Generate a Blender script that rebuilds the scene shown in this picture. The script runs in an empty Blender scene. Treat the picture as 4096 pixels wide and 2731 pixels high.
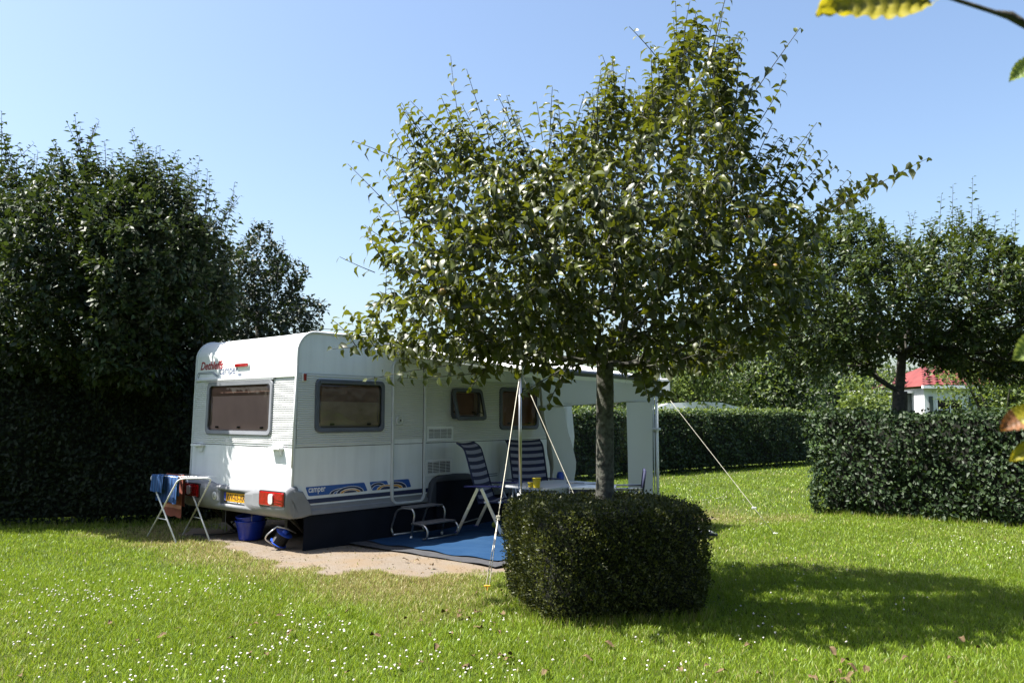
import bpy, bmesh, math, random
import numpy as np
from mathutils import Vector, Matrix, noise
random.seed(7); RNG = np.random.default_rng(11)
S = bpy.context.scene
PI = math.pi
R = math.radians
# ------------------------------------------------------------------ camera, sky, sun, exposure
FPX, CXP, CYP, HZP, CAMH = 3230., 2048., 1365.5, 1661., 1.55
PITCH = math.atan((HZP - CYP) / FPX)
cd = bpy.data.cameras.new('camera'); cam = bpy.data.objects.new('camera', cd); S.collection.objects.link(cam)
cd.sensor_width = 36; cd.lens = 36 * FPX / 4096; cd.clip_start = .05; cd.clip_end = 600
cam.location = (0, 0, CAMH); cam.rotation_euler = (PI / 2 + PITCH, 0, 0); S.camera = cam
cd.dof.use_dof = True; cd.dof.focus_distance = 8.5; cd.dof.aperture_fstop = 11
SUN_AZ, SUN_EL = R(-95.5), R(60.5)
world = bpy.data.worlds.new("World"); S.world = world; world.use_nodes = True
wt = world.node_tree; sky = wt.nodes.new('ShaderNodeTexSky'); sky.sky_type = 'NISHITA'; sky.sun_disc = False
sky.sun_elevation = SUN_EL; sky.sun_rotation = SUN_AZ; sky.altitude = 0; sky.air_density = 1.12; sky.dust_density = 2.6; sky.ozone_density = 2.8
wt.links.new(sky.outputs[0], wt.nodes['Background'].inputs[0]); wt.nodes['Background'].inputs[1].default_value = 0.077
sd = bpy.data.lights.new('sun', 'SUN'); sun = bpy.data.objects.new('sun', sd); S.collection.objects.link(sun)
sd.energy = 5.0; sd.angle = R(.53); sd.color = (1, .955, .88)
sdir = Vector((math.sin(SUN_AZ) * math.cos(SUN_EL), math.cos(SUN_AZ) * math.cos(SUN_EL), math.sin(SUN_EL)))
sun.rotation_euler = sdir.to_track_quat('Z', 'Y').to_euler(); sun.location = (-8, -1, 14)
S.view_settings.view_transform = 'Standard'; S.view_settings.look = 'None'; S.view_settings.gamma = 1
S.view_settings.exposure = 1.72; S.view_settings.use_curve_mapping = False
S.cycles.max_bounces = 8; S.cycles.transparent_max_bounces = 12; S.cycles.caustics_reflective = False

# ------------------------------------------------------------------ materials
def nd(t, kind, **kw):
    n = t.nodes.new(kind)
    for k, v in kw.items(): setattr(n, k, v)
    return n
def mat(name, col, rough=.6, metal=0, spec=.5, var=.0, vscale=6., bump=0, bscale=40., trans=None, col2=None, coat=0):
    m = bpy.data.materials.new(name); m.use_nodes = True; t = m.node_tree; b = t.nodes['Principled BSDF']
    b.inputs['Base Color'].default_value = (*col, 1); b.inputs['Roughness'].default_value = rough
    b.inputs['Metallic'].default_value = metal; b.inputs['Specular IOR Level'].default_value = spec; b.inputs['Coat Weight'].default_value = coat
    tc = nd(t, 'ShaderNodeTexCoord')
    if var or col2:
        nz = nd(t, 'ShaderNodeTexNoise'); nz.inputs['Scale'].default_value = vscale; nz.inputs['Detail'].default_value = 6
        t.links.new(tc.outputs['Object'], nz.inputs['Vector'])
        mx = nd(t, 'ShaderNodeMix', data_type='RGBA')
        c2 = col2 or tuple(c * (1 - var) for c in col)
        mx.inputs[6].default_value = (*col, 1); mx.inputs[7].default_value = (*c2, 1)
        rp = nd(t, 'ShaderNodeMapRange'); rp.inputs[1].default_value = .35; rp.inputs[2].default_value = .68
        t.links.new(nz.outputs['Fac'], rp.inputs[0]); t.links.new(rp.outputs[0], mx.inputs[0]); t.links.new(mx.outputs[2], b.inputs['Base Color'])
    if bump:
        nb = nd(t, 'ShaderNodeTexNoise'); nb.inputs['Scale'].default_value = bscale; nb.inputs['Detail'].default_value = 4
        t.links.new(tc.outputs['Object'], nb.inputs['Vector'])
        bp = nd(t, 'ShaderNodeBump'); bp.inputs['Strength'].default_value = bump; bp.inputs['Distance'].default_value = .01
        t.links.new(nb.outputs['Fac'], bp.inputs['Height']); t.links.new(bp.outputs[0], b.inputs['Normal'])
    return m
def leaf_mat(name, c1, c2, tcol, under=None, rough=.42, tr=.3, spec=.5):
    m = bpy.data.materials.new(name); m.use_nodes = True; t = m.node_tree; b = t.nodes['Principled BSDF']; out = t.nodes['Material Output']
    g = nd(t, 'ShaderNodeNewGeometry'); oi = nd(t, 'ShaderNodeObjectInfo')
    ad = nd(t, 'ShaderNodeMath', operation='ADD'); fr = nd(t, 'ShaderNodeMath', operation='FRACT')
    t.links.new(g.outputs['Random Per Island'], ad.inputs[0]); t.links.new(oi.outputs['Random'], ad.inputs[1]); t.links.new(ad.outputs[0], fr.inputs[0])
    pw = nd(t, 'ShaderNodeMath', operation='POWER'); pw.inputs[1].default_value = 1.6; t.links.new(fr.outputs[0], pw.inputs[0])
    mx = nd(t, 'ShaderNodeMix', data_type='RGBA'); mx.inputs[6].default_value = (*c1, 1); mx.inputs[7].default_value = (*c2, 1)
    t.links.new(pw.outputs[0], mx.inputs[0])
    src = mx.outputs[2]
    if under:
        m2 = nd(t, 'ShaderNodeMix', data_type='RGBA'); m2.inputs[7].default_value = (*under, 1)
        t.links.new(g.outputs['Backfacing'], m2.inputs[0]); t.links.new(src, m2.inputs[6]); src = m2.outputs[2]
    t.links.new(src, b.inputs['Base Color']); b.inputs['Roughness'].default_value = rough; b.inputs['Specular IOR Level'].default_value = spec
    tl = nd(t, 'ShaderNodeBsdfTranslucent'); tl.inputs['Color'].default_value = (*tcol, 1)
    ms = nd(t, 'ShaderNodeMixShader'); ms.inputs[0].default_value = tr
    t.links.new(b.outputs[0], ms.inputs[1]); t.links.new(tl.outputs[0], ms.inputs[2]); t.links.new(ms.outputs[0], out.inputs['Surface'])
    return m
def pane_mat(name, tint, refl=1.0, rough=.03):
    m = bpy.data.materials.new(name); m.use_nodes = True; t = m.node_tree; out = t.nodes['Material Output']; t.nodes.remove(t.nodes['Principled BSDF'])
    tr = nd(t, 'ShaderNodeBsdfTransparent'); tr.inputs[0].default_value = (*tint, 1)
    gl = nd(t, 'ShaderNodeBsdfGlossy'); gl.inputs['Roughness'].default_value = rough; gl.inputs[0].default_value = (refl, refl, refl, 1)
    fz = nd(t, 'ShaderNodeFresnel'); fz.inputs[0].default_value = 1.36
    nz = nd(t, 'ShaderNodeTexNoise'); nz.inputs['Scale'].default_value = 3.5; tc = nd(t, 'ShaderNodeTexCoord'); t.links.new(tc.outputs['Object'], nz.inputs[0])
    bp = nd(t, 'ShaderNodeBump'); bp.inputs['Strength'].default_value = .12; bp.inputs['Distance'].default_value = .05
    t.links.new(nz.outputs[0], bp.inputs['Height']); t.links.new(bp.outputs[0], gl.inputs['Normal'])
    ms = nd(t, 'ShaderNodeMixShader'); t.links.new(fz.outputs[0], ms.inputs[0]); t.links.new(tr.outputs[0], ms.inputs[1]); t.links.new(gl.outputs[0], ms.inputs[2])
    t.links.new(ms.outputs[0], out.inputs['Surface']); return m
def stripe_mat(name, ca, cb, attr='sv', rough=.8, tr=.0):
    m = mat(name, ca, rough); t = m.node_tree; b = t.nodes['Principled BSDF']
    a = nd(t, 'ShaderNodeAttribute', attribute_name=attr); fr = nd(t, 'ShaderNodeMath', operation='FRACT'); gt = nd(t, 'ShaderNodeMath', operation='GREATER_THAN'); gt.inputs[1].default_value = .5
    t.links.new(a.outputs['Fac'], fr.inputs[0]); t.links.new(fr.outputs[0], gt.inputs[0])
    nz = nd(t, 'ShaderNodeTexNoise'); nz.inputs['Scale'].default_value = 30; mx0 = nd(t, 'ShaderNodeMix', data_type='RGBA')
    mx0.inputs[6].default_value = (*cb, 1); mx0.inputs[7].default_value = (cb[0] * .6, cb[1] * .62, cb[2] * .75, 1); t.links.new(nz.outputs[0], mx0.inputs[0])
    mx = nd(t, 'ShaderNodeMix', data_type='RGBA'); mx.inputs[6].default_value = (*ca, 1); t.links.new(mx0.outputs[2], mx.inputs[7])
    t.links.new(gt.outputs[0], mx.inputs[0]); t.links.new(mx.outputs[2], b.inputs['Base Color']); return m

M = {}
M['body'] = mat('white_hammered_aluminium', (.75, .775, .79), .38, var=.05, vscale=2.2, bump=.35, bscale=120)
M['corr'] = mat('corrugated_aluminium', (.64, .65, .65), .35, spec=.6, var=.06, vscale=3)
M['alu'] = mat('satin_aluminium', (.62, .63, .64), .32, metal=.85, var=.12, vscale=15)
M['trim'] = mat('pale_grey_trim', (.58, .60, .60), .4, var=.12, vscale=8)
M['greyp'] = mat('mid_grey_plastic', (.20, .21, .235), .5, var=.12, vscale=5, bump=.05, bscale=200)
M['bump'] = mat('light_grey_bumper_plastic', (0.2125, 0.221, 0.238), .42, var=.15, vscale=4, bump=.05, bscale=150)
M['wframe'] = mat('dark_slate_window_frame', (.085, .095, .125), .45, var=.2, vscale=9)
M['rubber'] = mat('black_rubber', (.015, .015, .016), .6, var=.2)
M['line'] = mat('black_seam', (.012, .012, .014), .7, var=.1)
M['navy'] = mat('navy_sticker', (.012, .018, .07), .4, var=.1)
M['blue'] = mat('blue_sticker', (0.012, 0.08, 0.336), .35, var=.1)
M['gold'] = mat('amber_sticker', (.62, .30, .035), .35, var=.1)
M['white'] = mat('white_print', (.78, .78, .78), .4, var=.05)
M['redtxt'] = mat('dark_red_lettering', (.33, .02, .03), .4, var=.3, vscale=14)
M['bluetxt'] = mat('dark_blue_lettering', (.03, .05, .16), .4, var=.1)
M['redlens'] = mat('red_lens', (0.272, 0.0032, 0.0048), .12, spec=.7, var=.35, vscale=25, coat=.6)
M['clearlens'] = mat('clear_lens', (.62, .58, .56), .15, spec=.7, var=.3, vscale=25)
M['plate'] = mat('yellow_plate', (0.64, 0.32, 0.016), .35, var=.15)
M['eublue'] = mat('plate_blue_band', (.01, .03, .30), .4, var=.1)
M['blindp'] = mat('pink_beige_blind', (.66, .48, .45), .85, var=.12, vscale=4, bump=.2, bscale=12)
M['blindb'] = mat('brown_blind', (.26, .165, .13), .85, var=.25, vscale=3, bump=.3, bscale=10)
M['blindd'] = mat('tan_cloth_inside_window', (.50, .45, .39), .85, var=.3, vscale=3, bump=.3, bscale=12)
M['dark'] = mat('dark_interior', (.02, .018, .017), .8, var=.3)
M['pane'] = pane_mat('smoked_acrylic_pane', (.78, .73, .71))
M['paneb'] = pane_mat('brown_acrylic_pane', (.80, .68, .60))
M['glass'] = pane_mat('window_glass', (.55, .6, .6))
M['foil'] = pane_mat('clear_window_foil', (.90, .92, .92), rough=.08)
M['skirt'] = mat('black_navy_skirt_cloth', (.009, .012, .021), .9, spec=.2, var=.3, vscale=3, bump=.3, bscale=6)
M['wheelc'] = mat('dark_grey_arch_cover', (.055, .06, .075), .7, var=.15)
M['awn'] = mat('off_white_awning_cloth', (.62, .66, .63), .8, var=.06, vscale=2, bump=.25, bscale=3)
_t = M['body'].node_tree; _b = _t.nodes['Principled BSDF']; _s = _b.inputs['Base Color'].links[0].from_socket; _c = nd(_t, 'ShaderNodeTexCoord'); _m = nd(_t, 'ShaderNodeMapping'); _m.inputs['Scale'].default_value = (5, 5, .6); _n = nd(_t, 'ShaderNodeTexNoise'); _n.inputs['Scale'].default_value = 1.6; _n.inputs['Detail'].default_value = 6
_r = nd(_t, 'ShaderNodeMapRange'); _r.inputs[1].default_value = .45; _r.inputs[2].default_value = .75; _r.inputs[3].default_value = 1; _r.inputs[4].default_value = .89; _x = nd(_t, 'ShaderNodeMix', data_type='RGBA', blend_type='MULTIPLY'); _x.inputs[0].default_value = 1
_t.links.new(_c.outputs['Object'], _m.inputs[0]); _t.links.new(_m.outputs[0], _n.inputs[0]); _t.links.new(_n.outputs[0], _r.inputs[0]); _t.links.new(_s, _x.inputs[6]); _t.links.new(_r.outputs[0], _x.inputs[7]); _t.links.new(_x.outputs[2], _b.inputs['Base Color'])
def add_trans(m_, tc_, f_):
    t = m_.node_tree; b = t.nodes['Principled BSDF']; out = t.nodes['Material Output']; tl = nd(t, 'ShaderNodeBsdfTranslucent'); tl.inputs[0].default_value = (*tc_, 1)
    ms = nd(t, 'ShaderNodeMixShader'); ms.inputs[0].default_value = f_; t.links.new(b.outputs[0], ms.inputs[1]); t.links.new(tl.outputs[0], ms.inputs[2]); t.links.new(ms.outputs[0], out.inputs['Surface'])
add_trans(M['awn'], (.68, .70, .64), .5)
M['awnr'] = mat('white_awning_roof', (0.703, 0.703, 0.703), .6, var=.06, vscale=2, bump=.2, bscale=3)
M['beige'] = mat('beige_hem_cloth', (.38, .37, .32), .85, var=.15, vscale=8, bump=.3, bscale=10)
M['roller'] = mat('anthracite_roller', (.06, .07, .09), .35, var=.15)
M['whitep'] = mat('white_plastic', (.78, .79, .80), .35, var=.05)
M['bucket'] = mat('blue_plastic', (0.0048, 0.028, 0.336), .3, var=.15, vscale=4)
M['bluered'] = mat('reel_blue_plastic', (.02, .08, .50), .3, var=.1)
M['cable'] = mat('black_cable', (.012, .012, .013), .5, var=.1)
M['chassis'] = mat('dusty_black_steel', (0.0245, 0.021, 0.0182), .6, metal=.3, var=.4, vscale=12)
M['chrome'] = mat('grey_tube', (.50, .50, .50), .28, metal=.9, var=.1)
M['tread'] = mat('grey_step_tread', (.10, .10, .11), .7, var=.2, vscale=20, bump=.3, bscale=60)
M['stripe'] = stripe_mat('navy_and_lilac_striped_mesh', (.012, .014, .055), (.33, .32, .38))
M['navyp'] = mat('navy_violet_plastic', (.05, .05, .22), .35, var=.2)
M['navycloth'] = mat('navy_cloth', (.02, .025, .07), .8, var=.2)
M['tablep'] = mat('grey_white_table_top', (0.425, 0.442, 0.476), .4, var=.06, vscale=6)
M['yellow'] = mat('yellow_plastic', (0.624, 0.48, 0.016), .4, var=.1)
M['ball'] = mat('tennis_ball_felt', (.30, .36, .05), .9, var=.25, vscale=30)
M['rope'] = mat('cream_rope', (0.561, 0.5355, 0.442), .8, var=.2, vscale=60)
M['peg'] = mat('yellow_orange_peg', (.75, .38, .03), .45, var=.1)
M['towelb'] = stripe_mat('blue_striped_towel', (0.008, 0.036, 0.12), (0.024, 0.096, 0.24), rough=.95)
M['towelo'] = mat('salmon_towel', (0.225, 0.06375, 0.04125), .95, var=.15, vscale=30, bump=.5, bscale=90)
M['towelband'] = mat('pale_salmon_band', (.55, .24, .17), .95, var=.15, vscale=30)
M['carpetb'] = mat('blue_awning_carpet', (.007, .031, .083), .95, spec=.12, col2=(.014, .043, .098), vscale=2.2, bump=.5, bscale=5)
M['carpetg'] = mat('dark_grey_carpet_border', (0.0375, 0.039, 0.045), .9, var=.3, vscale=10, bump=.3, bscale=30)
M['bark'] = mat('grey_lichen_bark', (0.02925, 0.026, 0.0208), .9, col2=(0.0975, 0.1008, 0.08125), vscale=26, bump=1.0, bscale=34)
M['barkd'] = mat('dark_bark', (0.0225, 0.0195, 0.015), .9, col2=(0.0525, 0.04875, 0.0375), vscale=18, bump=.8, bscale=30)
M['core'] = mat('hedge_inner_shade', (.012, .014, .008), .95, var=.5, vscale=18, bump=1, bscale=20)  # solid hedge filler, inner shade put into its dark colour
M['apple'] = mat('green_apple_skin', (.20, .25, .05), .35, col2=(.30, .22, .07), vscale=5)
M['appler'] = mat('reddish_apple_skin', (.28, .09, .05), .35, col2=(.32, .25, .08), vscale=5)
M['l_apple'] = leaf_mat('apple_leaf', (0.017, 0.02635, 0.00595), (0.08075, 0.09775, 0.0153), (0.187, 0.2125, 0.0102), (0.085, 0.09775, 0.05525), .42, .22, .38)
M['l_left'] = leaf_mat('dark_round_leaf', (0.0102, 0.0204, 0.00765), (0.0357, 0.0595, 0.017), (0.102, 0.153, 0.017), (0.03825, 0.051, 0.02975), .50, .12, .26)
M['l_far'] = leaf_mat('alder_leaf', (0.01105, 0.01955, 0.0068), (0.0221, 0.034, 0.01105), (0.0425, 0.068, 0.0085), None, .5, .15)
M['l_plum'] = leaf_mat('plum_leaf', (0.017, 0.0323, 0.0085), (0.05525, 0.085, 0.0187), (0.136, 0.187, 0.017), (0.0425, 0.0595, 0.0255), .45, .16, .35)
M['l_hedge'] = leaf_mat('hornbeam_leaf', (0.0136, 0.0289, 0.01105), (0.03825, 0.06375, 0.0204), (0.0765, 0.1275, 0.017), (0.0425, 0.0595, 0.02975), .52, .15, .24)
M['l_hedged'] = leaf_mat('shade_tinted_hornbeam_leaf', (0.0096, 0.016, 0.0072), (0.0192, 0.0272, 0.0112), (0.04, 0.056, 0.012), (0.024, 0.032, 0.0176), .60, .10, .18)  # darker copy of the hornbeam leaf, hedge shade put into the colour
M['l_lit'] = leaf_mat('pale_green_shrub_leaf', (0.04675, 0.08075, 0.0187), (0.1105, 0.1445, 0.034), (0.204, 0.272, 0.03825), None, .5, .35)
M['l_mid'] = leaf_mat('mid_green_shrub_leaf', (0.0176, 0.0352, 0.0112), (0.048, 0.076, 0.0192), (0.104, 0.16, 0.024), None, .5, .3)
M['l_box'] = leaf_mat('boxwood_leaf', (0.0136, 0.0221, 0.00595), (0.1062, 0.1148, 0.02975), (0.1275, 0.1445, 0.017), None, .45, .2, .34)
M['l_dead'] = mat('dry_brown_leaf', (.125, .088, .045), .85, spec=.2, col2=(.065, .042, .022), vscale=20)
M['flower'] = mat('white_clover_head', (.60, .59, .55), .8, col2=(.42, .37, .33), vscale=60)
M['redtile'] = mat('red_roof_tile', (0.1674, 0.0279, 0.02356), .65, var=.45, vscale=1.7, bump=.4, bscale=30)
_t = M['redtile'].node_tree; _b = _t.nodes['Principled BSDF']; _s = _b.inputs['Base Color'].links[0].from_socket; _o = nd(_t, 'ShaderNodeObjectInfo'); _r = nd(_t, 'ShaderNodeMapRange'); _r.inputs[3].default_value = .62; _r.inputs[4].default_value = 1.15
_x = nd(_t, 'ShaderNodeMix', data_type='RGBA', blend_type='MULTIPLY'); _x.inputs[0].default_value = 1; _t.links.new(_o.outputs['Random'], _r.inputs[0]); _t.links.new(_s, _x.inputs[6]); _t.links.new(_r.outputs[0], _x.inputs[7]); _t.links.new(_x.outputs[2], _b.inputs['Base Color'])
M['wallw'] = mat('white_painted_wall', (.72, .73, .74), .7, var=.08)
M['wallg'] = mat('dark_green_grey_boards', (.05, .065, .06), .7, var=.2)

# ------------------------------------------------------------------ object helpers
W = {}
def link(o): S.collection.objects.link(o); return o
def tag(o, label=None, cat=None, group=None, kind=None):
    if label: o['label'] = label
    if cat: o['category'] = cat
    if group: o['group'] = group
    if kind: o['kind'] = kind
    return o
def thing(name, label, cat, loc, rz=0, group=None):
    o = bpy.data.objects.new(name, None); link(o); o.location = loc; o.rotation_euler = (0, 0, rz); o.empty_display_size = .1
    W[o] = Matrix.Translation(loc) @ Matrix.Rotation(rz, 4, 'Z'); return tag(o, label, cat, group)
class MB:
    def __init__(s): s.v = []; s.f = []; s.sm = []; s.at = []
    def add(s, vs, fs, smooth=False, at=None):
        k = len(s.v); s.v += [Vector(v) for v in vs]; s.f += [tuple(i + k for i in f) for f in fs]; s.sm += [smooth] * len(fs)
        s.at += list(at) if at is not None else [0.] * len(vs); return s
    def box(s, x0, x1, y0, y1, z0, z1, m=None):
        vs = [Vector((x, y, z)) for x in (x0, x1) for y in (y0, y1) for z in (z0, z1)]
        if m is not None: vs = [m @ v for v in vs]
        return s.add(vs, [(0, 1, 3, 2), (4, 6, 7, 5), (0, 4, 5, 1), (2, 3, 7, 6), (0, 2, 6, 4), (1, 5, 7, 3)])
    def bbox(s, x0, x1, y0, y1, z0, z1, b=.004, m=None):     # box with bevelled edges
        bm = bmesh.new(); bmesh.ops.create_cube(bm, size=1)
        for v in bm.verts: v.co = Vector(((x0 + x1) / 2 + v.co.x * (x1 - x0), (y0 + y1) / 2 + v.co.y * (y1 - y0), (z0 + z1) / 2 + v.co.z * (z1 - z0)))
        bmesh.ops.bevel(bm, geom=list(bm.edges), offset=b, segments=2, affect='EDGES', profile=.6)
        vs = [v.co.copy() for v in bm.verts]; bm.verts.index_update(); fs = [[v.index for v in f.verts] for f in bm.faces]; bm.free()
        if m is not None: vs = [m @ v for v in vs]
        return s.add(vs, fs)
    def loft(s, rings, close=True, caps=True, smooth=True):
        n = len(rings[0]); vs = [p for r in rings for p in r]; fs = []
        for i in range(len(rings) - 1):
            for j in range(n if close else n - 1):
                a, b = i * n + j, i * n + (j + 1) % n; fs.append((a, b, b + n, a + n))
        k = len(s.v); s.add(vs, fs, smooth)
        if caps: s.f += [tuple(k + i for i in range(n)), tuple(k + len(vs) - n + i for i in range(n))]; s.sm += [False, False]
        return s
    def tube(s, pts, r, n=8, caps=True, bend=0):
        pts = [Vector(p) for p in pts]
        if bend: pts = fillet(pts, bend)
        rr = r if isinstance(r, (list, tuple)) else [r] * len(pts)
        rings = []; up = None
        for i, p in enumerate(pts):
            t = (pts[min(i + 1, len(pts) - 1)] - pts[max(i - 1, 0)]).normalized()
            if up is None: up = t.orthogonal().normalized()
            up = (up - t * up.dot(t)); up = up.normalized() if up.length > 1e-5 else t.orthogonal().normalized()
            q = t.cross(up); rings.append([p + (up * math.cos(2 * PI * j / n) + q * math.sin(2 * PI * j / n)) * rr[i] for j in range(n)])
        return s.loft(rings, True, caps)
    def lathe(s, prof, n=28, m=None, caps=False):
        rings = [[Vector((r * math.cos(2 * PI * j / n), r * math.sin(2 * PI * j / n), z)) for j in range(n)] for r, z in prof]
        if m is not None: rings = [[m @ p for p in r] for r in rings]
        return s.loft(rings, True, caps)
    def build(s, name, material, parent=None, frame=None, fix=True):
        me = bpy.data.meshes.new(name); T = None
        if frame is not None: T = (W[parent].inverted() if parent else Matrix()) @ frame
        vs = [(T @ v) if T is not None else v for v in s.v]
        me.from_pydata(vs, [], s.f); me.polygons.foreach_set('use_smooth', s.sm)
        if any(s.at): a = me.attributes.new('sv', 'FLOAT', 'POINT'); a.data.foreach_set('value', s.at)
        if fix:
            bm = bmesh.new(); bm.from_mesh(me); bmesh.ops.recalc_face_normals(bm, faces=bm.faces); bm.to_mesh(me); bm.free()
        me.materials.append(material); me.update(); o = bpy.data.objects.new(name, me); link(o)
        if parent: o.parent = parent; W[o] = W[parent]
        return o
def fillet(pts, r, k=5):
    out = [pts[0]]
    for a, b, c in zip(pts, pts[1:], pts[2:]):
        d1 = (a - b); d2 = (c - b); rr = min(r, d1.length * .49, d2.length * .49); p, q = b + d1.normalized() * rr, b + d2.normalized() * rr
        for i in range(k + 1): t = i / k; out.append(p * (1 - t) ** 2 + b * 2 * t * (1 - t) + q * t * t)
    return out + [pts[-1]]
def rrect(u0, u1, v0, v1, r, n=6):
    out = []
    for cx, cy, a0 in ((u1 - r, v1 - r, 0), (u0 + r, v1 - r, 90), (u0 + r, v0 + r, 180), (u1 - r, v0 + r, 270)):
        for i in range(n + 1): a = R(a0 + 90 * i / n); out.append((cx + r * math.cos(a), cy + r * math.sin(a)))
    return out
def copy_tree(o, parent=None):
    c = o.copy(); link(c); c.parent = parent
    for ch in list(o.children): copy_tree(ch, c)
    return c
def text_mesh(txt, w, h, shear=0., bold=0.):
    cu = bpy.data.curves.new('lettering', 'FONT'); cu.body = txt; cu.shear = shear; cu.offset = bold; cu.resolution_u = 4
    o = bpy.data.objects.new('lettering', cu); link(o); dg = bpy.context.evaluated_depsgraph_get()
    me = bpy.data.meshes.new_from_object(o.evaluated_get(dg)); vs = [v.co.copy() for v in me.vertices]; fs = [tuple(p.vertices) for p in me.polygons]
    bpy.data.objects.remove(o); bpy.data.curves.remove(cu); bpy.data.meshes.remove(me)
    x0, x1 = min(v.x for v in vs), max(v.x for v in vs); y0, y1 = min(v.y for v in vs), max(v.y for v in vs)
    return [((v.x - x0) / (x1 - x0) * w, (v.y - y0) / (y1 - y0) * h) for v in vs], fs

# ------------------------------------------------------------------ frames
AZ = R(40); C0 = Vector((-2.436, 9.491, 0)); CF = Matrix.Translation(C0) @ Matrix.Rotation(PI / 2 - AZ, 4, 'Z')   # caravan frame: x along its side, y across, away from the camera side
D1 = Vector((math.sin(AZ), math.cos(AZ), 0)); D2 = Vector((-math.cos(AZ), math.sin(AZ), 0))
def cw(x, y, z=0): return C0 + D1 * x + D2 * y + Vector((0, 0, z))
def to_loc(X, Y): dx, dy = X - C0.x, Y - C0.y; return dx * D1.x + dy * D1.y, dx * D2.x + dy * D2.y

# ------------------------------------------------------------------ ground
def dirt_amount(X, Y):      # 1 = bare sand pad of the pitch, 0 = grass (numpy)
    x, y = to_loc(X, Y)
    wob = .16 * np.sin(X * 3.1 + Y * 1.7) + .10 * np.sin(X * 7.3 - Y * 5.1) + .07 * np.sin(Y * 13 + X * 9)
    x0 = np.where(y > 0, -.45 + .06 * y, -.55 + .10 * (-y))
    d = np.minimum(np.minimum(x - x0, 5.9 - x), np.minimum(y + 2.42, 2.9 - y)) + wob
    return np.clip(d / .22 + .35, 0, 1)
def dry_amount(X, Y):
    x, y = to_loc(X, Y)
    d = np.maximum(np.maximum(-.55 - x, x - 6.0), np.maximum(-2.5 - y, y - 2.9))
    wob = .25 * np.sin(X * 1.3 + Y * .9) + .15 * np.sin(X * 3.7 - Y * 2.9)
    near = np.clip(1 - (d + wob) / .85, 0, 1)
    pat = np.clip(.5 * np.sin(X * .9 + 2) * np.sin(Y * 1.1 + X * .4) + .28 * np.sin(X * 2.7 + Y * 2.1) + .08, 0, 1)
    return np.clip(near * .7 + pat * .15, 0, 1)
GX = np.arange(-12, 16.01, .12); GY = np.arange(2.5, 30.01, .12)
gx, gy = np.meshgrid(GX, GY); nx_, ny_ = len(GX), len(GY)
def hgt(X, Y): return .012 * np.sin(X * 1.9 + 1) * np.sin(Y * 1.3) + .006 * np.sin(X * 5.1 + Y * 3.3)
gz = hgt(gx, gy) - .012
edge = np.minimum(np.minimum(gx + 12, 16 - gx), np.minimum(gy - 2.5, 30 - gy)); gz = np.where(edge < .3, -.02, gz)
vv = np.stack([gx.ravel(), gy.ravel(), gz.ravel()], 1)
ii = (np.arange(ny_ - 1)[:, None] * nx_ + np.arange(nx_ - 1)[None, :]).ravel()
ff = np.stack([ii, ii + 1, ii + 1 + nx_, ii + nx_], 1)
def np_mesh(name, v, f, smooth=False):     # f: m x 3 or m x 4 array
    me = bpy.data.meshes.new(name); k = f.shape[1]
    me.vertices.add(len(v)); me.vertices.foreach_set('co', np.ascontiguousarray(v, np.float32).ravel())
    me.loops.add(f.size); me.loops.foreach_set('vertex_index', np.ascontiguousarray(f, np.int32).ravel())
    me.polygons.add(len(f)); me.polygons.foreach_set('loop_start', np.arange(0, f.size, k, dtype=np.int32))
    if smooth: me.polygons.foreach_set('use_smooth', np.ones(len(f), bool))
    me.update(calc_edges=True); return me
me = np_mesh('ground', vv, ff, True)
a = me.attributes.new('dirt', 'FLOAT', 'POINT'); a.data.foreach_set('value', dirt_amount(vv[:, 0], vv[:, 1]).astype(np.float32))
a = me.attributes.new('dry', 'FLOAT', 'POINT'); a.data.foreach_set('value', dry_amount(vv[:, 0], vv[:, 1]).astype(np.float32))
gm = bpy.data.materials.new('soil_sand_and_thatch'); gm.use_nodes = True; t = gm.node_tree; b = t.nodes['Principled BSDF']; b.inputs['Roughness'].default_value = .95; b.inputs['Specular IOR Level'].default_value = .1
tc = nd(t, 'ShaderNodeTexCoord'); n1 = nd(t, 'ShaderNodeTexNoise'); n1.inputs['Scale'].default_value = 7; n1.inputs['Detail'].default_value = 9; t.links.new(tc.outputs['Object'], n1.inputs[0])
n2 = nd(t, 'ShaderNodeTexNoise'); n2.inputs['Scale'].default_value = 90; n2.inputs['Detail'].default_value = 3; t.links.new(tc.outputs['Object'], n2.inputs[0])
def mix(f, c1, c2):
    m_ = nd(t, 'ShaderNodeMix', data_type='RGBA')
    for i, c in ((6, c1), (7, c2)):
        if isinstance(c, tuple): m_.inputs[i].default_value = (*c, 1)
        else: t.links.new(c, m_.inputs[i])
    t.links.new(f, m_.inputs[0]); return m_.outputs[2]
n3 = nd(t, 'ShaderNodeTexNoise'); n3.inputs['Scale'].default_value = 2.2; n3.inputs['Detail'].default_value = 7; t.links.new(tc.outputs['Object'], n3.inputs[0]); r3_ = nd(t, 'ShaderNodeMapRange'); r3_.inputs[1].default_value = .45; r3_.inputs[2].default_value = .7; t.links.new(n3.outputs[0], r3_.inputs[0])
grassc = mix(n1.outputs[0], (0.0259, 0.0407, 0.0074), (0.0518, 0.074, 0.01332)); sand = mix(n1.outputs[0], (0.136, 0.116, 0.092), (0.225, 0.205, 0.180)); sand = mix(n2.outputs[0], sand, (0.1258, 0.0962, 0.0703))
sand = mix(r3_.outputs[0], sand, (.16, .12, .08)); ad_ = nd(t, 'ShaderNodeAttribute', attribute_name='dirt'); ady = nd(t, 'ShaderNodeAttribute', attribute_name='dry')
gc = mix(ady.outputs['Fac'], grassc, (.12, .10, .045))
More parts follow.
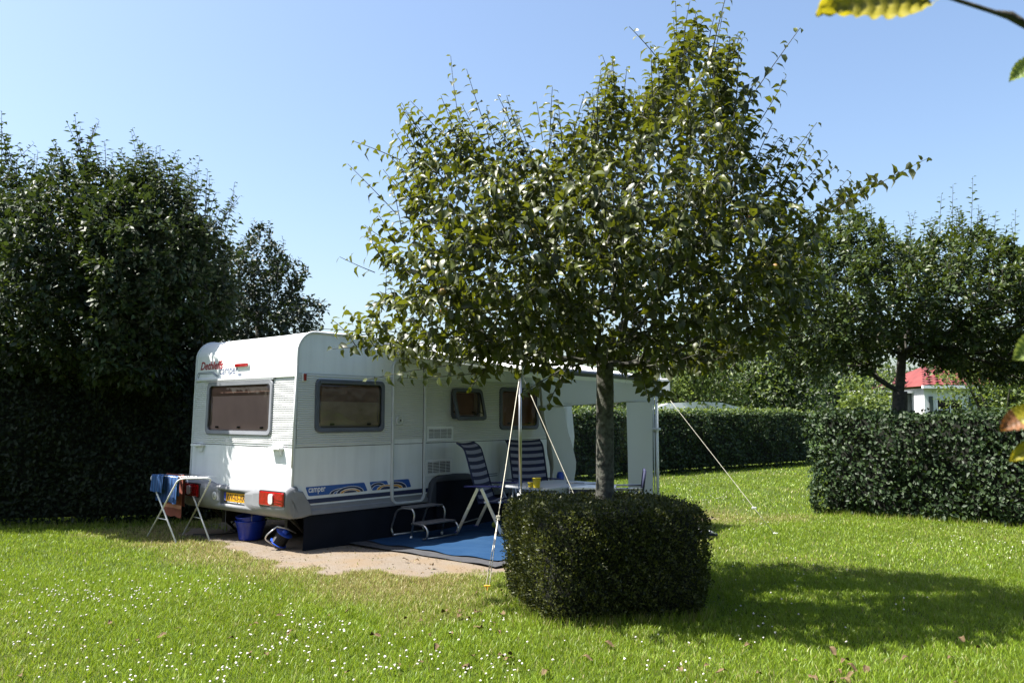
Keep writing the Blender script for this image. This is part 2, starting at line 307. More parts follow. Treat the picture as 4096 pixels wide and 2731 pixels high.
ma = nd(t, 'ShaderNodeMath', operation='MULTIPLY_ADD'); ma.inputs[1].default_value = .7; t.links.new(n1.outputs[0], ma.inputs[0]); t.links.new(ad_.outputs['Fac'], ma.inputs[2])
mr = nd(t, 'ShaderNodeMapRange'); mr.inputs[1].default_value = .62; mr.inputs[2].default_value = .95; t.links.new(ma.outputs[0], mr.inputs[0])
t.links.new(mix(mr.outputs[0], gc, sand), b.inputs['Base Color'])
bp = nd(t, 'ShaderNodeBump'); bp.inputs['Strength'].default_value = .6; bp.inputs['Distance'].default_value = .01; t.links.new(n2.outputs[0], bp.inputs['Height']); t.links.new(bp.outputs[0], b.inputs['Normal'])
me.materials.append(gm); go = link(bpy.data.objects.new('ground', me)); go['kind'] = 'structure'
mf = mat('distant_meadow', (.05, .085, .018), .95, spec=.1, var=.3, vscale=.4)
MB().add([(-300, -60, -.03), (300, -60, -.03), (300, 500, -.03), (-300, 500, -.03)], [(0, 1, 2, 3)]).build('surrounding_meadow', mf)['kind'] = 'structure'

# hedge footprints used to keep grass out
BOXC = (.745, 6.87)
def in_box(X, Y, m=0.):
    a = R(14); dx, dy = X - BOXC[0], Y - BOXC[1]; p = dx * math.cos(a) + dy * math.sin(a); q = -dx * math.sin(a) + dy * math.cos(a)
    return (np.abs(p) / (.69 + m)) ** 6.5 + (np.abs(q) / (.68 + m)) ** 6.5 < 1
def in_carpet(X, Y): x, y = to_loc(X, Y); return (x > .70) & (x < 5.0) & (y > -2.52) & (y < .05)
def in_van(X, Y): x, y = to_loc(X, Y); return (x > .1) & (x < 5.5) & (y > -.05) & (y < 2.3)

# ------------------------------------------------------------------ lawn of real blades
def blades(n, y0, y1, wid, hgtm):
    Y = np.sqrt(RNG.uniform(y0 ** 2, y1 ** 2, n)); X = RNG.uniform(-1, 1, n) * (.655 * Y + .5)
    d = dirt_amount(X, Y); keep = (RNG.random(n) > np.clip(d * 1.6 - .12, 0, 1) * .985) & ~in_box(X, Y, -.12) & ~in_carpet(X, Y) & ~in_van(X, Y)
    X, Y, d = X[keep], Y[keep], d[keep]; n = len(X); dry = dry_amount(X, Y)
    tuft = .5 + .5 * np.sin(X * 11 + 2 * np.sin(Y * 7)) * np.sin(Y * 9 + 2 * np.sin(X * 5))
    h = hgtm * (.55 + .9 * RNG.random(n)) * (.75 + .5 * tuft) * (1 - .45 * np.clip(d * 1.5, 0, 1)); w = wid * (.6 + .8 * RNG.random(n)); a = RNG.uniform(0, 2 * PI, n)
    lean = h * RNG.uniform(.15, 1.05, n); la = RNG.uniform(0, 2 * PI, n); Z = hgt(X, Y) - .014
    sx, sy = np.cos(a) * w / 2, np.sin(a) * w / 2; lx, ly = np.cos(la) * lean, np.sin(la) * lean
    P = np.zeros((n, 5, 3))
    P[:, 0] = np.stack([X - sx, Y - sy, Z], 1); P[:, 1] = np.stack([X + sx, Y + sy, Z], 1)
    P[:, 2] = np.stack([X + sx * .8 + lx * .4, Y + sy * .8 + ly * .4, Z + h * .6], 1); P[:, 3] = np.stack([X - sx * .8 + lx * .4, Y - sy * .8 + ly * .4, Z + h * .6], 1)
    P[:, 4] = np.stack([X + lx, Y + ly, Z + h], 1)
    k = (RNG.random(n) < dry * .75 + .05).astype(np.float32)
    return P.reshape(-1, 3), n, np.repeat(np.clip(k * RNG.uniform(.5, 1, n) + dry * .3, 0, 1), 5)
G = [blades(270000, 4.3, 8.2, .0047, .033), blades(170000, 8.2, 13, .0070, .032), blades(75000, 13, 21, .013, .04), blades(36000, 21, 30, .022, .045)]
V = np.concatenate([g[0] for g in G]); nb = sum(g[1] for g in G); dr = np.concatenate([g[2] for g in G])
base = np.arange(nb)[:, None] * 5
F3 = np.concatenate([base + np.array([[0, 1, 2]]), base + np.array([[0, 2, 3]]), base + np.array([[3, 2, 4]])], 0)
gme = np_mesh('grass', V, F3); a = gme.attributes.new('dry', 'FLOAT', 'POINT'); a.data.foreach_set('value', dr.astype(np.float32))
gr = leaf_mat('grass_blade', (0.1045, 0.1798, 0.01003), (0.2425, 0.3261, 0.02927), (0.2509, 0.3512, 0.01672), None, .45, .34, .35); t = gr.node_tree
b = t.nodes['Principled BSDF']; l = b.inputs['Base Color'].links[0]; src = l.from_socket
ay = nd(t, 'ShaderNodeAttribute', attribute_name='dry')
nzz = nd(t, 'ShaderNodeTexNoise'); nzz.inputs['Scale'].default_value = .8; nzz.inputs['Detail'].default_value = 5; tcc = nd(t, 'ShaderNodeTexCoord'); t.links.new(tcc.outputs['Object'], nzz.inputs[0])
mg = nd(t, 'ShaderNodeMix', data_type='RGBA', blend_type='MULTIPLY'); mg.inputs[0].default_value = 1
rg = nd(t, 'ShaderNodeMapRange'); rg.inputs[1].default_value = .3; rg.inputs[2].default_value = .7; rg.inputs[3].default_value = .72; rg.inputs[4].default_value = 1.15
t.links.new(nzz.outputs[0], rg.inputs[0]); t.links.new(src, mg.inputs[6]); t.links.new(rg.outputs[0], mg.inputs[7])
mm = nd(t, 'ShaderNodeMix', data_type='RGBA'); mm.inputs[7].default_value = (.33, .285, .13, 1); t.links.new(ay.outputs['Fac'], mm.inputs[0]); t.links.new(mg.outputs[2], mm.inputs[6]); t.links.new(mm.outputs[2], b.inputs['Base Color'])
tl = [n for n in t.nodes if n.type == 'BSDF_TRANSLUCENT'][0]; mt = nd(t, 'ShaderNodeMix', data_type='RGBA'); mt.inputs[6].default_value = (.26, .36, .02, 1); mt.inputs[7].default_value = (.30, .24, .10, 1)
t.links.new(ay.outputs['Fac'], mt.inputs[0]); t.links.new(mt.outputs[2], tl.inputs['Color'])
gme.materials.append(gr); tag(link(bpy.data.objects.new('grass', gme)), 'short sunlit lawn grass with dry patches round the pitch', 'grass', kind='stuff')

# ------------------------------------------------------------------ caravan
van = thing('caravan', 'white touring caravan with ribbed band, brown-blinded windows and blue stripe graphics', 'caravan', C0, PI / 2 - AZ)
VW = 2.28
def xr(z): return -.135 + (z - .93) * .0246 if z < 2.2 else -.104
def PS(u, v, d): return Vector((u, -d, v))                 # on the door side, d outwards
def PR(u, v, d): return Vector((xr(v) - d, u, v))          # on the rear wall, d outwards
prof = [(-.148, .40), (-.135, .93), (-.104, 2.2)]
for i in range(1, 9): a = R(180 - 90 * i / 8); prof.append((.135 + .24 * math.cos(a), 2.28 + .255 * math.sin(a)))
prof += [(1.5, 2.532), (3.4, 2.52), (4.3, 2.50)]
for i in range(1, 7): a = R(90 - 75 * i / 6); prof.append((4.4 + .95 * math.cos(a), 1.75 + .75 * math.sin(a)))
prof += [(5.42, 1.2), (5.30, .40)]
sh = MB(); sh.loft([[Vector((x, y, z)) for x, z in prof] for y in (0, VW)], True, True, False)
body = sh.build('body', M['body'], van)
WIN = dict(w1=(.142, 1.217, 1.347, 1.984), w2=(2.44, 3.06, 1.50, 1.93), w3=(3.48, 4.42, 1.335, 1.972))
RW = (.437, 1.935, 1.307, 1.985)
def boolean(o, cutters):
    mb = MB()
    for c in cutters: mb.box(*c)
    c = mb.build('cutter', M['dark']); c.matrix_world = W[o]; md = o.modifiers.new('cut', 'BOOLEAN'); md.object = c; md.solver = 'EXACT'; md.operation = 'DIFFERENCE'
    dg = bpy.context.evaluated_depsgraph_get(); bpy.context.view_layer.update(); dg.update(); old = o.data; o.data = bpy.data.meshes.new_from_object(o.evaluated_get(dg)); o.modifiers.clear()
    m_ = c.data; bpy.data.objects.remove(c); bpy.data.meshes.remove(m_); bpy.data.meshes.remove(old)
boolean(body, [(w[0] + .06, w[1] - .06, -.2, .10, w[2] + .06, w[3] - .06) for w in WIN.values()] + [(-.5, -.01, RW[0] + .06, RW[1] - .06, RW[2] + .06, RW[3] - .06)])
if len(body.data.materials) == 0: body.data.materials.append(M['body'])

def orient(o, want):
    n_ = Vector((0, 0, 0))
    for p_ in o.data.polygons: n_ += p_.normal * p_.area
    if n_.dot(Vector(want)) < 0: o.data.flip_normals()
    return o
def plate_on(P, pts, d0, d1):          # flat prism on a wall from an outline in (u, v)
    mb = MB(); mb.loft([[P(u, v, d0) for u, v in pts], [P(u, v, d1) for u, v in pts]], True, True, False); return mb
def rect(u0, u1, v0, v1): return [(u0, v0), (u1, v0), (u1, v1), (u0, v1)]
def ring_on(P, o, i, d, back=0):
    rings = [[P(u, v, back) for u, v in o], [P(u, v, d * .75) for u, v in o]]
    oc = [(a[0] * .8 + b_[0] * .2, a[1] * .8 + b_[1] * .2) for a, b_ in zip(o, i)]
    rings += [[P(u, v, d) for u, v in oc], [P(u, v, d * .85) for u, v in i], [P(u, v, back) for u, v in i]]
    mb = MB(); mb.loft(rings, True, False, False); return mb
# corrugated band, real ribs
def ribs(mb, P, u0, u1, v0, v1, pitch=.0262):
    n = max(1, round((v1 - v0) / pitch)); prof_ = []
    for k in range(n):
        z = v0 + (v1 - v0) * k / n; dz = (v1 - v0) / n
        for f, d in ((0, .002), (.16, .012), (.5, .0150), (.80, .012), (.88, .002)): prof_.append((z + f * dz, d))
    prof_.append((v1, .004)); vs = []
    for z, d in prof_: vs += [P(u0, z, d), P(u1, z, d)]
    mb.add(vs, [(2 * i, 2 * i + 1, 2 * i + 3, 2 * i + 2) for i in range(len(prof_) - 1)], False)
BZ0, BZ1 = 1.205, 2.035
def seg(P, spans):
    for (u0, u1, v0, v1) in spans:
        mb = MB(); ribs(mb, P, u0, u1, v0, v1); o = mb.build('ribbed_panel', M['corr'], van, fix=False)
        n0 = o.data.polygons[0].normal; want = Vector((0, -1, 0)) if P is PS else Vector((-1, 0, 0))
        if n0.dot(want) < 0: o.data.flip_normals()
seg(PS, [(-.10, .16, BZ0, BZ1), (.16, 1.2, BZ0, 1.37), (1.2, 1.345, BZ0, BZ1), (.16, 1.2, 1.975, BZ1), (1.955, 2.46, BZ0, BZ1), (2.46, 3.04, BZ0, 1.51), (2.46, 3.04, 1.92, BZ1), (3.04, 3.50, BZ0, BZ1), (3.5, 4.4, BZ0, 1.36), (3.5, 4.4, 1.95, BZ1), (4.4, 5.2, BZ0, BZ1)])
seg(PR, [(.02, .45, BZ0, 1.985), (.45, 1.92, BZ0, 1.33), (1.92, 2.26, BZ0, 1.985)])
for nm, P, u0, u1, v0, v1, d, m_ in (('waist_rail', PS, -.10, 1.345, 1.185, 1.203, .006, 'body'), ('waist_rail', PS, 1.955, 5.3, 1.185, 1.203, .006, 'body'), ('waist_rail', PR, .02, 2.26, 1.187, 1.203, .006, 'body'),
                              ('seam', PS, -.12, 1.345, 1.176, 1.184, .003, 'line'), ('seam', PS, 1.955, 5.3, 1.176, 1.184, .003, 'line'), ('seam', PR, .02, 2.26, 1.178, 1.185, .003, 'line'),
                              ('top_rail', PS, -.09, 1.345, 2.036, 2.05, .010, 'trim'), ('top_rail', PS, 1.955, 5.1, 2.036, 2.05, .010, 'trim'),
                              ('rear_shelf_rail', PR, .03, 2.26, 2.002, 2.024, .030, 'trim'), ('window_rail', PR, .425, 1.95, 1.978, 1.998, .036, 'alu')):
    plate_on(P, rect(u0, u1, v0, v1), .001, d).build(nm, M[m_], van)
# edge trims along the profile
for y in (0., VW):
    mb = MB(); mb.tube([(x, y, z) for x, z in prof[:20]], .017, 8); mb.build('edge_trim', M['trim'], van)
mb = MB(); mb.tube([PR(.0, .95, .012), PR(.0, 2.15, .012)], .012, 6); mb.build('corner_reflector_strip', M['trim'], van)

def window(P, o, blind, pane, tilt=None, name='window', half=None, frm=None):
    u0, u1, v0, v1 = o; fw = .055
    out = rrect(u0, u1, v0, v1, .07, 5); inn = rrect(u0 + fw, u1 - fw, v0 + fw, v1 - fw, .05, 5)
    f = ring_on(P, out, inn, .035 if not tilt else .018, .002).build(name, M[frm or 'wframe'], van)
    if tilt is None:
        plate_on(P, rect(u0 + .062, u1 - .062, v0 + .062, v1 - .062), -.016, -.012).build('blind', M[blind], f)
        if half: plate_on(P, rect(u0 + .062, u1 - .062, v0 + .062, v0 + (v1 - v0) * half), -.0115, -.009).build('curtain', M['blindd'], f)
        mb = MB(); ps = [rrect(u0 + fw - .004 + k * .018, u1 - fw + .004 - k * .018, v0 + fw - .004 + k * .018, v1 - fw + .004 - k * .018, .05, 5) for k in range(3)]
        mb.loft([[P(u, v, d) for u, v in p] for p, d in zip(ps, (.010, .024, .030))], True, False, True); kk = len(mb.v) - len(ps[0])
        mb.f.append(tuple(range(kk, len(mb.v)))); mb.sm.append(False); orient(mb.build('pane', M[pane], f, fix=False), (0, -1, 0) if P is PS else (-1, 0, 0))
    # catches and stays
    cx = [u0 + (u1 - u0) * k for k in ((.16, .5, .84) if P is PR else (.25, .78))]
    for c in cx:
        mb = MB(); d0 = .003; mb.bbox(-.028, .028, -.006, .006, -.012, .012, .003); mb.lathe([(.0001, .008), (.014, .006), (.015, -.006), (.0001, -.008)], 10)
        vs = [P(c + v.x, v0 + .095 + v.z, d0 + v.y) for v in mb.v]; mb.v = vs; mb.build('catch', M['rubber'], f)
    for c in (u0 + .09, u1 - .09):
        mb = MB(); mb.tube([P(c, v0 + .12, -.004), P(c, v1 - .2, -.004)], .004, 5); mb.build('stay', M['chrome'], f)
    return f
w1 = window(PS, WIN['w1'], 'blindb', 'pane', half=.58)
plate_on(PS, rect(.20, 1.16, 1.935, 1.958), .030, .040).build('hinge_rail', M['wframe'], w1)
w3 = window(PS, WIN['w3'], 'blindb', 'paneb')
wr = window(PR, RW, 'blindp', 'pane', frm='greyp')
plate_on(PR, rect(.50, 1.87, 1.80, 1.925), -.0115, -.006).build('blind_cassette', M['blindb'], wr)
# open top-hinged window
w2 = window(PS, WIN['w2'], 'blindb', 'paneb', tilt=True)
plate_on(PS, rect(2.51, 2.99, 1.56, 1.87), -.060, -.055).build('blind', M['blindb'], w2)
mb = MB(); th = R(13); u0, u1, v0, v1 = WIN['w2']
def PT(u, v, d):       # tilted sash hinged at the top
    s_ = v1 + .0 - v; return Vector((u, -(.03 + s_ * math.sin(th) + d * math.cos(th)), v1 - s_ * math.cos(th) + d * math.sin(th)))
def taper(pts): return [(u, v) for u, v in pts]
ro = rrect(u0, u1 + .0, v0 - .03, v1, .06, 5); ri = rrect(u0 + .05, u1 - .05, v0 + .02, v1 - .05, .045, 5)
sash = ring_on(PT, ro, ri, .022, -.01).build('sash', M['wframe'], w2)
mb.add([PT(u, v, .012) for u, v in ri], [tuple(range(len(ri)))]); orient(mb.build('pane', M['paneb'], w2, fix=False), (0, -1, 0))
for c in (u0 + .04, u1 - .04):
    mb = MB(); mb.tube([PS(c, 1.62, -.02), PT(c, 1.56, 0)], .006, 6); mb.build('stay', M['rubber'], w2)
# door
door = plate_on(PS, rrect(1.385, 1.912, .445, 2.235, .07, 5), .001, .004).build('door', M['body'], van)
dmb = MB(); ribs(dmb, lambda u, v, d: PS(u, v, d + .003), 1.392, 1.905, 1.245, 2.03); o = dmb.build('door_ribbed_panel', M['corr'], door, fix=False)
if o.data.polygons[0].normal.y > 0: o.data.flip_normals()
plate_on(PS, rect(1.39, 1.907, 1.176, 1.182), .004, .0065).build('seam', M['line'], door)
ring_on(PS, rrect(1.350, 1.948, .405, 2.275, .10, 7), rrect(1.382, 1.916, .437, 2.243, .075, 7), .038, .001).build('door_frame', M['trim'], van)
ring_on(PS, rrect(1.379, 1.919, .434, 2.246, .078, 7), rrect(1.387, 1.911, .443, 2.237, .07, 7), .012, .0045).build('door_seal', M['line'], door)
for z in (.62, 1.14, 1.26, 1.9): mb = MB(); mb.tube([PS(1.924, z - .035, .024), PS(1.924, z + .035, .024)], .009, 8); mb.build('hinge', M['trim'], door)
mb = MB(); RX = Matrix.Translation((1.476, -.024, 1.486)) @ Matrix.Rotation(PI / 2, 4, 'X')
mb.lathe([(.0001, .004), (.042, .004), (.050, .014), (.058, .014), (.060, -.006)], 28, RX); h_ = mb.build('door_handle', M['trim'], door)
mb = MB(); mb.lathe([(.0001, .022), (.012, .022), (.014, .006)], 14, RX); mb.build('lock', M['line'], h_)
mb = MB(); mb.bbox(1.435, 1.517, -.040, -.032, 1.476, 1.496, .004); mb.build('grip', M['trim'], h_)
plate_on(PS, rect(1.388, 1.909, .522, .577), .005, .007).build('stripe', M['navy'], door)
plate_on(PS, rect(1.40, 1.90, .475, .500), .004, .009).build('lower_rib', M['trim'], door)
# vents with real louvres
for (u0, u1, v0, v1) in ((1.979, 2.491, 1.205, 1.402), (1.967, 2.467, .735, .957)):
    f = ring_on(PS, rect(u0, u1, v0, v1), rect(u0 + .035, u1 - .035, v0 + .032, v1 - .032), .022, .002).build('vent', M['whitep'], van)
    plate_on(PS, rect(u0 + .03, u1 - .03, v0 + .025, v1 - .025), .0125, .0145).build('vent_back', M['dark'], f)
    n = 8
    for k in range(n):
        z = v0 + .04 + (v1 - v0 - .08) * k / (n - 1)
        mb = MB(); mb.add([PS(u0 + .035, z - .005, .024), PS(u1 - .035, z - .005, .024), PS(u1 - .035, z + .005, .017), PS(u0 + .035, z + .005, .017), PS(u0 + .035, z - .002, .026), PS(u1 - .035, z - .002, .026)], [(0, 1, 2, 3), (0, 1, 5, 4), (4, 5, 2, 3)]); mb.build('slat', M['whitep'], f)
    for k in range(1, 4):
        uu = u0 + (u1 - u0) * k / 4; plate_on(PS, rect(uu - .002, uu + .002, v0 + .033, v1 - .033), .017, .0245).build('mullion', M['whitep'], f)
# service hatch by the far chair
ring_on(PS, rrect(3.50, 4.2, .50, .91, .05), rrect(3.525, 4.175, .525, .885, .035), .008, .001).build('service_hatch', M['body'], van)
for z in (.66, .69): plate_on(PS, rect(2.86, 3.45, z, z + .008), .001, .003).build('pinstripe', M['navy'], van)
# stripes and stickers
plate_on(PS, rect(-.02, 1.349, .523, .576), .001, .003).build('stripe', M['navy'], van)
plate_on(PS, rect(1.949, 2.1, .523, .576), .001, .003).build('stripe', M['navy'], van)
def sticker(u0, u1, uo, txt, domes):
    pts = fillet([Vector((a_, b_, 0)) for a_, b_ in ((u0 + .5 * (u1 - u0), .719), (u0, .719), (u0 + .045, .611), (u1, .611), (u1 - .055, .719), (u0 + .5 * (u1 - u0), .719))], .02)
    f = plate_on(PS, [(p.x, p.y) for p in pts[:-1]], .001, .0025).build('sticker', M['blue'], van if uo < 1.3 else van)
    if txt:
        vs, fs = text_mesh('camper', .24, .075, 0, .01); mb = MB(); mb.add([PS(u0 + .045 + x, .628 + y, .004) for x, y in vs], fs); mb.build('lettering', M['white'], f, fix=False)
    d = .0032
    for (cx, w, h, m_) in domes:
        for (w_, h_, mm_) in ((w, h, 'white'), (w - .008, h - .005, m_), (w * .68, h * .68, 'white'), (w * .68 - .008, h * .68 - .005, 'blue' if m_ == 'navy' else 'navy')):
            pts = []
            for k in range(25):
                a_ = PI * k / 24; x = cx + w_ * math.cos(a_); z = .611 + h_ * math.sin(a_) - (.0 if mm_ == 'white' else .0)
                lo = u0 + .045 * (.719 - min(z, .719)) / .108 + .004; pts.append((min(max(x, lo), u1 - .004), z))
            mb = MB(); mb.add([PS(x, z, d) for x, z in pts], [tuple(range(25))]); mb.build('arc', M[mm_], f); d += .00035
sticker(.043, .975, 0, True, ((.56, .17, .062, 'navy'), (.70, .21, .078, 'navy'), (.70, .16, .046, 'gold')))
sticker(1.003, 1.345, 1, False, ((1.14, .15, .095, 'navy'), (1.28, .16, .06, 'gold')))
pts = fillet([Vector((a_, b_, 0)) for a_, b_ in ((1.5, .719), (1.39, .719), (1.39, .611), (1.712, .611), (1.665, .719), (1.5, .719))], .02)
f = plate_on(PS, [(p.x, p.y) for p in pts[:-1]], .004, .0058).build('sticker', M['blue'], door); d = .0064
for w_, h_, m_ in ((.21, .088, 'white'), (.20, .082, 'navy'), (.14, .055, 'white'), (.132, .050, 'gold'), (.08, .028, 'white'), (.073, .024, 'navy')):
    mb = MB(); mb.add([PS(max(1.392, 1.42 + w_ * math.cos(PI * k / 24)), .611 + h_ * math.sin(PI * k / 24), d) for k in range(25)], [tuple(range(25))]); mb.build('arc', M[m_], f); d += .00035
# grey lower rail, side marker, skirt
mb = MB(); mb.loft([[Vector((x, y, z)) for y, z in ((.0, .503), (-.012, .500), (-.014, .455), (-.030, .445), (-.032, .395), (.0, .385))] for x in (.0, 2.12)], True, True, False); mb.build('sill_rail', M['greyp'], van)
mb = MB(); mb.loft([[Vector((x, y, z)) for y, z in ((.0, .503), (-.012, .500), (-.014, .455), (-.030, .445), (-.032, .395), (.0, .385))] for x in (2.95, 5.2)], True, True, False); mb.build('sill_rail', M['greyp'], van)
mb = MB(); mb.bbox(-.045, .012, -.022, -.008, 1.948, 2.045, .006); f = mb.build('side_marker', M['whitep'], van)
mb = MB(); mb.bbox(-.032, .004, -.036, -.0225, 1.955, 2.040, .006); mb.build('lens', M['redlens'], f)
sk = MB(); nxs = 60; vs = []
for i in range(nxs + 1):
    x = .02 + 5.2 * i / nxs; wv = .012 * math.sin(x * 5) + .008 * math.sin(x * 13)
    vs += [(x, -.012, .40), (x, -.020 + wv * .5, .2), (x, -.035 + wv + (.03 if i == 0 else 0), -.012)]
sk.add(vs, [f_ for i in range(nxs) for f_ in ((3 * i, 3 * i + 3, 3 * i + 4, 3 * i + 1), (3 * i + 1, 3 * i + 4, 3 * i + 5, 3 * i + 2))], True); o = sk.build('skirt', M['skirt'], van, fix=False)
# wheel arch cover with its hanging cloth
arch = [(1.99, .375), (2.005, .5), (2.04, .64), (2.10, .70), (2.22, .735), (2.5, .745), (2.75, .735), (2.88, .70), (2.95, .6), (2.98, .375)]
mb = MB(); mb.loft([[PS(u, v, .0) for u, v in arch], [PS(u, v, .06) for u, v in arch], [PS(2.49 + (u - 2.49) * .96, .375 + (v - .375) * .93, .075) for u, v in arch]], True, True, False); wa = mb.build('wheel_arch_cover', M['wheelc'], van)
mb = MB(); vs = []; cols = 14
for i in range(cols + 1):
    u = 2.10 + .84 * i / cols; vs += [PS(u, .655, .082), PS(u, .3, .090 + .012 * math.sin(i * 1.1)), PS(u, -.01, .10 + .02 * math.sin(i * 1.3))]
mb.add(vs, [f_ for i in range(cols) for f_ in ((3 * i, 3 * i + 3, 3 * i + 4, 3 * i + 1), (3 * i + 1, 3 * i + 4, 3 * i + 5, 3 * i + 2))], True); mb.build('wheel_cloth', M['skirt'], wa, fix=False)
mb = MB(); mb.tube([PS(2.10, .655, .085), PS(2.92, .672, .087)], .004, 5); mb.build('cord', M['rubber'], wa)
# wheels under it
for y in (.12, 2.0):
    mb = MB(); mb.lathe([(.19, -.09), (.30, -.09), (.325, -.05), (.325, .05), (.30, .09), (.19, .09)], 32, Matrix.Translation((2.5, y + .05, .325)) @ Matrix.Rotation(PI / 2, 4, 'X')); wh = mb.build('wheel', M['rubber'], van)
# chassis
mb = MB(); mb.box(.3, 5.0, .25, 2.0, .30, .395); mb.build('floor_pan', M['chassis'], van)
for y in (.45, 1.85): mb = MB(); mb.bbox(.1, 5.3, y - .03, y + .03, .16, .30, .006); mb.build('chassis_beam', M['chassis'], van)
for y in (.22, 1.95):     # corner steadies
    mb = MB(); mb.tube([(-.02, y, .36), (.36, y + .02, .03)], .016, 6); mb.tube([(.05, y + .05, .36), (.38, y + .05, .03)], .012, 6); mb.tube([(.55, y, .32), (.30, y + .02, .10)], .012, 6); mb.box(.32, .44, y - .04, y + .1, 0, .03); mb.build('corner_steady', M['chassis'], van)
for y, z1 in ((1.62, .06), (1.02, .25)): mb = MB(); mb.tube([(.0, y, .36), (-.01, y - .01, z1)], .004, 5); mb.build('drain_hose', M['greyp'], van)
# bumper with lamp pods
def bsec(y, p, zt, zb): # ring in x,z at y, protrusion p
    x0 = -.135; return [Vector((x0 + .05, y, zt)), Vector((x0 - p * .35, y, zt)), Vector((x0 - p * .8, y, zt - .025)), Vector((x0 - p, y, zt - .08)), Vector((x0 - p * 1.0, y, zb + .12)), Vector((x0 - p * .75, y, zb + .045)), Vector((x0 - p * .2, y, zb)), Vector((x0 + .05, y, zb))]
secs = [(-.055, .01, .60, .44), (-.048, .055, .685, .385), (-.03, .095, .725, .375), (0, .115, .738, .37), (.2, .125, .735, .37), (.45, .125, .725, .37), (.62, .118, .71, .37), (.655, .082, .70, .37), (.70, .07, .685, .37), (1.14, .068, .675, .37), (1.62, .07, .685, .37), (1.66, .082, .70, .37), (1.70, .118, .71, .37), (1.9, .125, .725, .37), (2.15, .125, .735, .37), (2.28, .115, .738, .37), (2.31, .095, .725, .375), (2.33, .055, .685, .385), (2.335, .01, .60, .44)]
mb = MB(); mb.loft([bsec(*s_) for s_ in secs], True, True, True); bmp = mb.build('bumper', M['bump'], van)
boolean(bmp, [(-.30, -.160, .87, 1.42, .452, .622)])
for p_ in bmp.data.polygons: p_.use_smooth = abs(p_.normal.x) < .995 and abs(p_.normal.y) < .98
if len(bmp.data.materials) == 0: bmp.data.materials.append(M['bump'])
# side wrap of the pod
mb = MB(); out = [(-.15, .70), (-.02, .675), (.03, .60), (.10, .50), (.12, .40), (-.02, .375), (-.15, .375)]
mb.loft([[PS(u, v, .0) for u, v in out], [PS(u, v, .042) for u, v in out], [PS(u * .9 - .01, .54 + (v - .54) * .88, .052) for u, v in out]], True, True, False); mb.build('bumper_side', M['bump'], van)
def lamp(y0, y1, sgn):
    xx = -.135 - .128
    def Q(u, v, d): return Vector((xx - d + .03 * max(0, (abs(u - 1.14) - 1.0)) / .2, u, v))
    rr_ = rrect(y0, y1, .512, .672, .02, 4); mb = MB(); mb.loft([[Q(u, v, -.02) for u, v in rr_], [Q(u, v, .010) for u, v in rr_], [Q((y0 + y1) / 2 + (u - (y0 + y1) / 2) * .94, .592 + (v - .592) * .88, .018) for u, v in rr_]], True, True, False)
    f = mb.build('tail_light', M['redlens'], van)
    c = y0 + (y1 - y0) * (.47 if sgn > 0 else .53); rr_ = rrect(c - .042, c + .042, .535, .652, .03, 5); mb = MB(); mb.loft([[Q(u, v, .012) for u, v in rr_], [Q(u, v, .024) for u, v in rr_]], True, True, False); mb.build('reversing_lens', M['clearlens'], f)
    for z in (.56, .59, .622): mb = MB(); mb.box(xx - .0215, xx - .017, y0 + .03, c - .05, z - .0015, z + .0015); mb.build('lens_rib', M['redlens'], f)
    fr_ = ring_on(Q, rrect(y0 - .012, y1 + .012, .50, .684, .026, 4), rrect(y0, y1, .512, .672, .02, 4), .006, -.02); fr_.build('lamp_surround', M['rubber'], f)
lamp(-.005, .455, 1); lamp(1.83, 2.27, -1)
# number plate in its recess
XP = -.164
pl = MB(); pl.bbox(XP - .006, XP, .885, 1.385, .472, .604, .002); pf = pl.build('plate_holder', M['rubber'], bmp)
MB().box(XP - .0085, XP - .0065, .885, 1.338, .492, .597).build('number_plate', M['plate'], bmp)
MB().box(XP - .009, XP - .0065, 1.340, 1.378, .492, .597).build('plate_band', M['eublue'], bmp)
vs, fs = text_mesh('WV-03-XR', .415, .078, 0, .018); mb = MB(); mb.add([(XP - .0095, 1.325 - x, .505 + y) for x, y in vs], fs); mb.build('lettering', M['line'], bmp, fix=False)
vs, fs = text_mesh('NL', .024, .02, 0, .01); mb = MB(); mb.add([(XP - .010, 1.371 - x, .502 + y) for x, y in vs], fs); mb.build('lettering', M['white'], bmp, fix=False)
for k in range(21):
    if k in (12, 16): continue
    MB().box(XP - .0085, XP - .006, 1.31 - k * .019 - .015, 1.31 - k * .019, .478, .485).build('plate_caption_mark', M['white'], bmp)
mb = MB(); mb.lathe([(.0001, .003), (.050, .003), (.050, 0)], 32, Matrix.Translation((-.2060, 1.555, .545)) @ Matrix.Rotation(-PI / 2, 4, 'Y')); f = mb.build('country_disc', M['white'], van)
vs, fs = text_mesh('NL', .052, .058, 0, .012); mb = MB(); mb.add([(-.2097, 1.587 - x, .515 + y) for x, y in vs], fs); mb.build('lettering', M['line'], f, fix=False)
for z in (.530, .545, .56): MB().box(-.2097, -.2092, 1.512, 1.528, z, z + .004).build('country_disc_mark', M['line'], f)
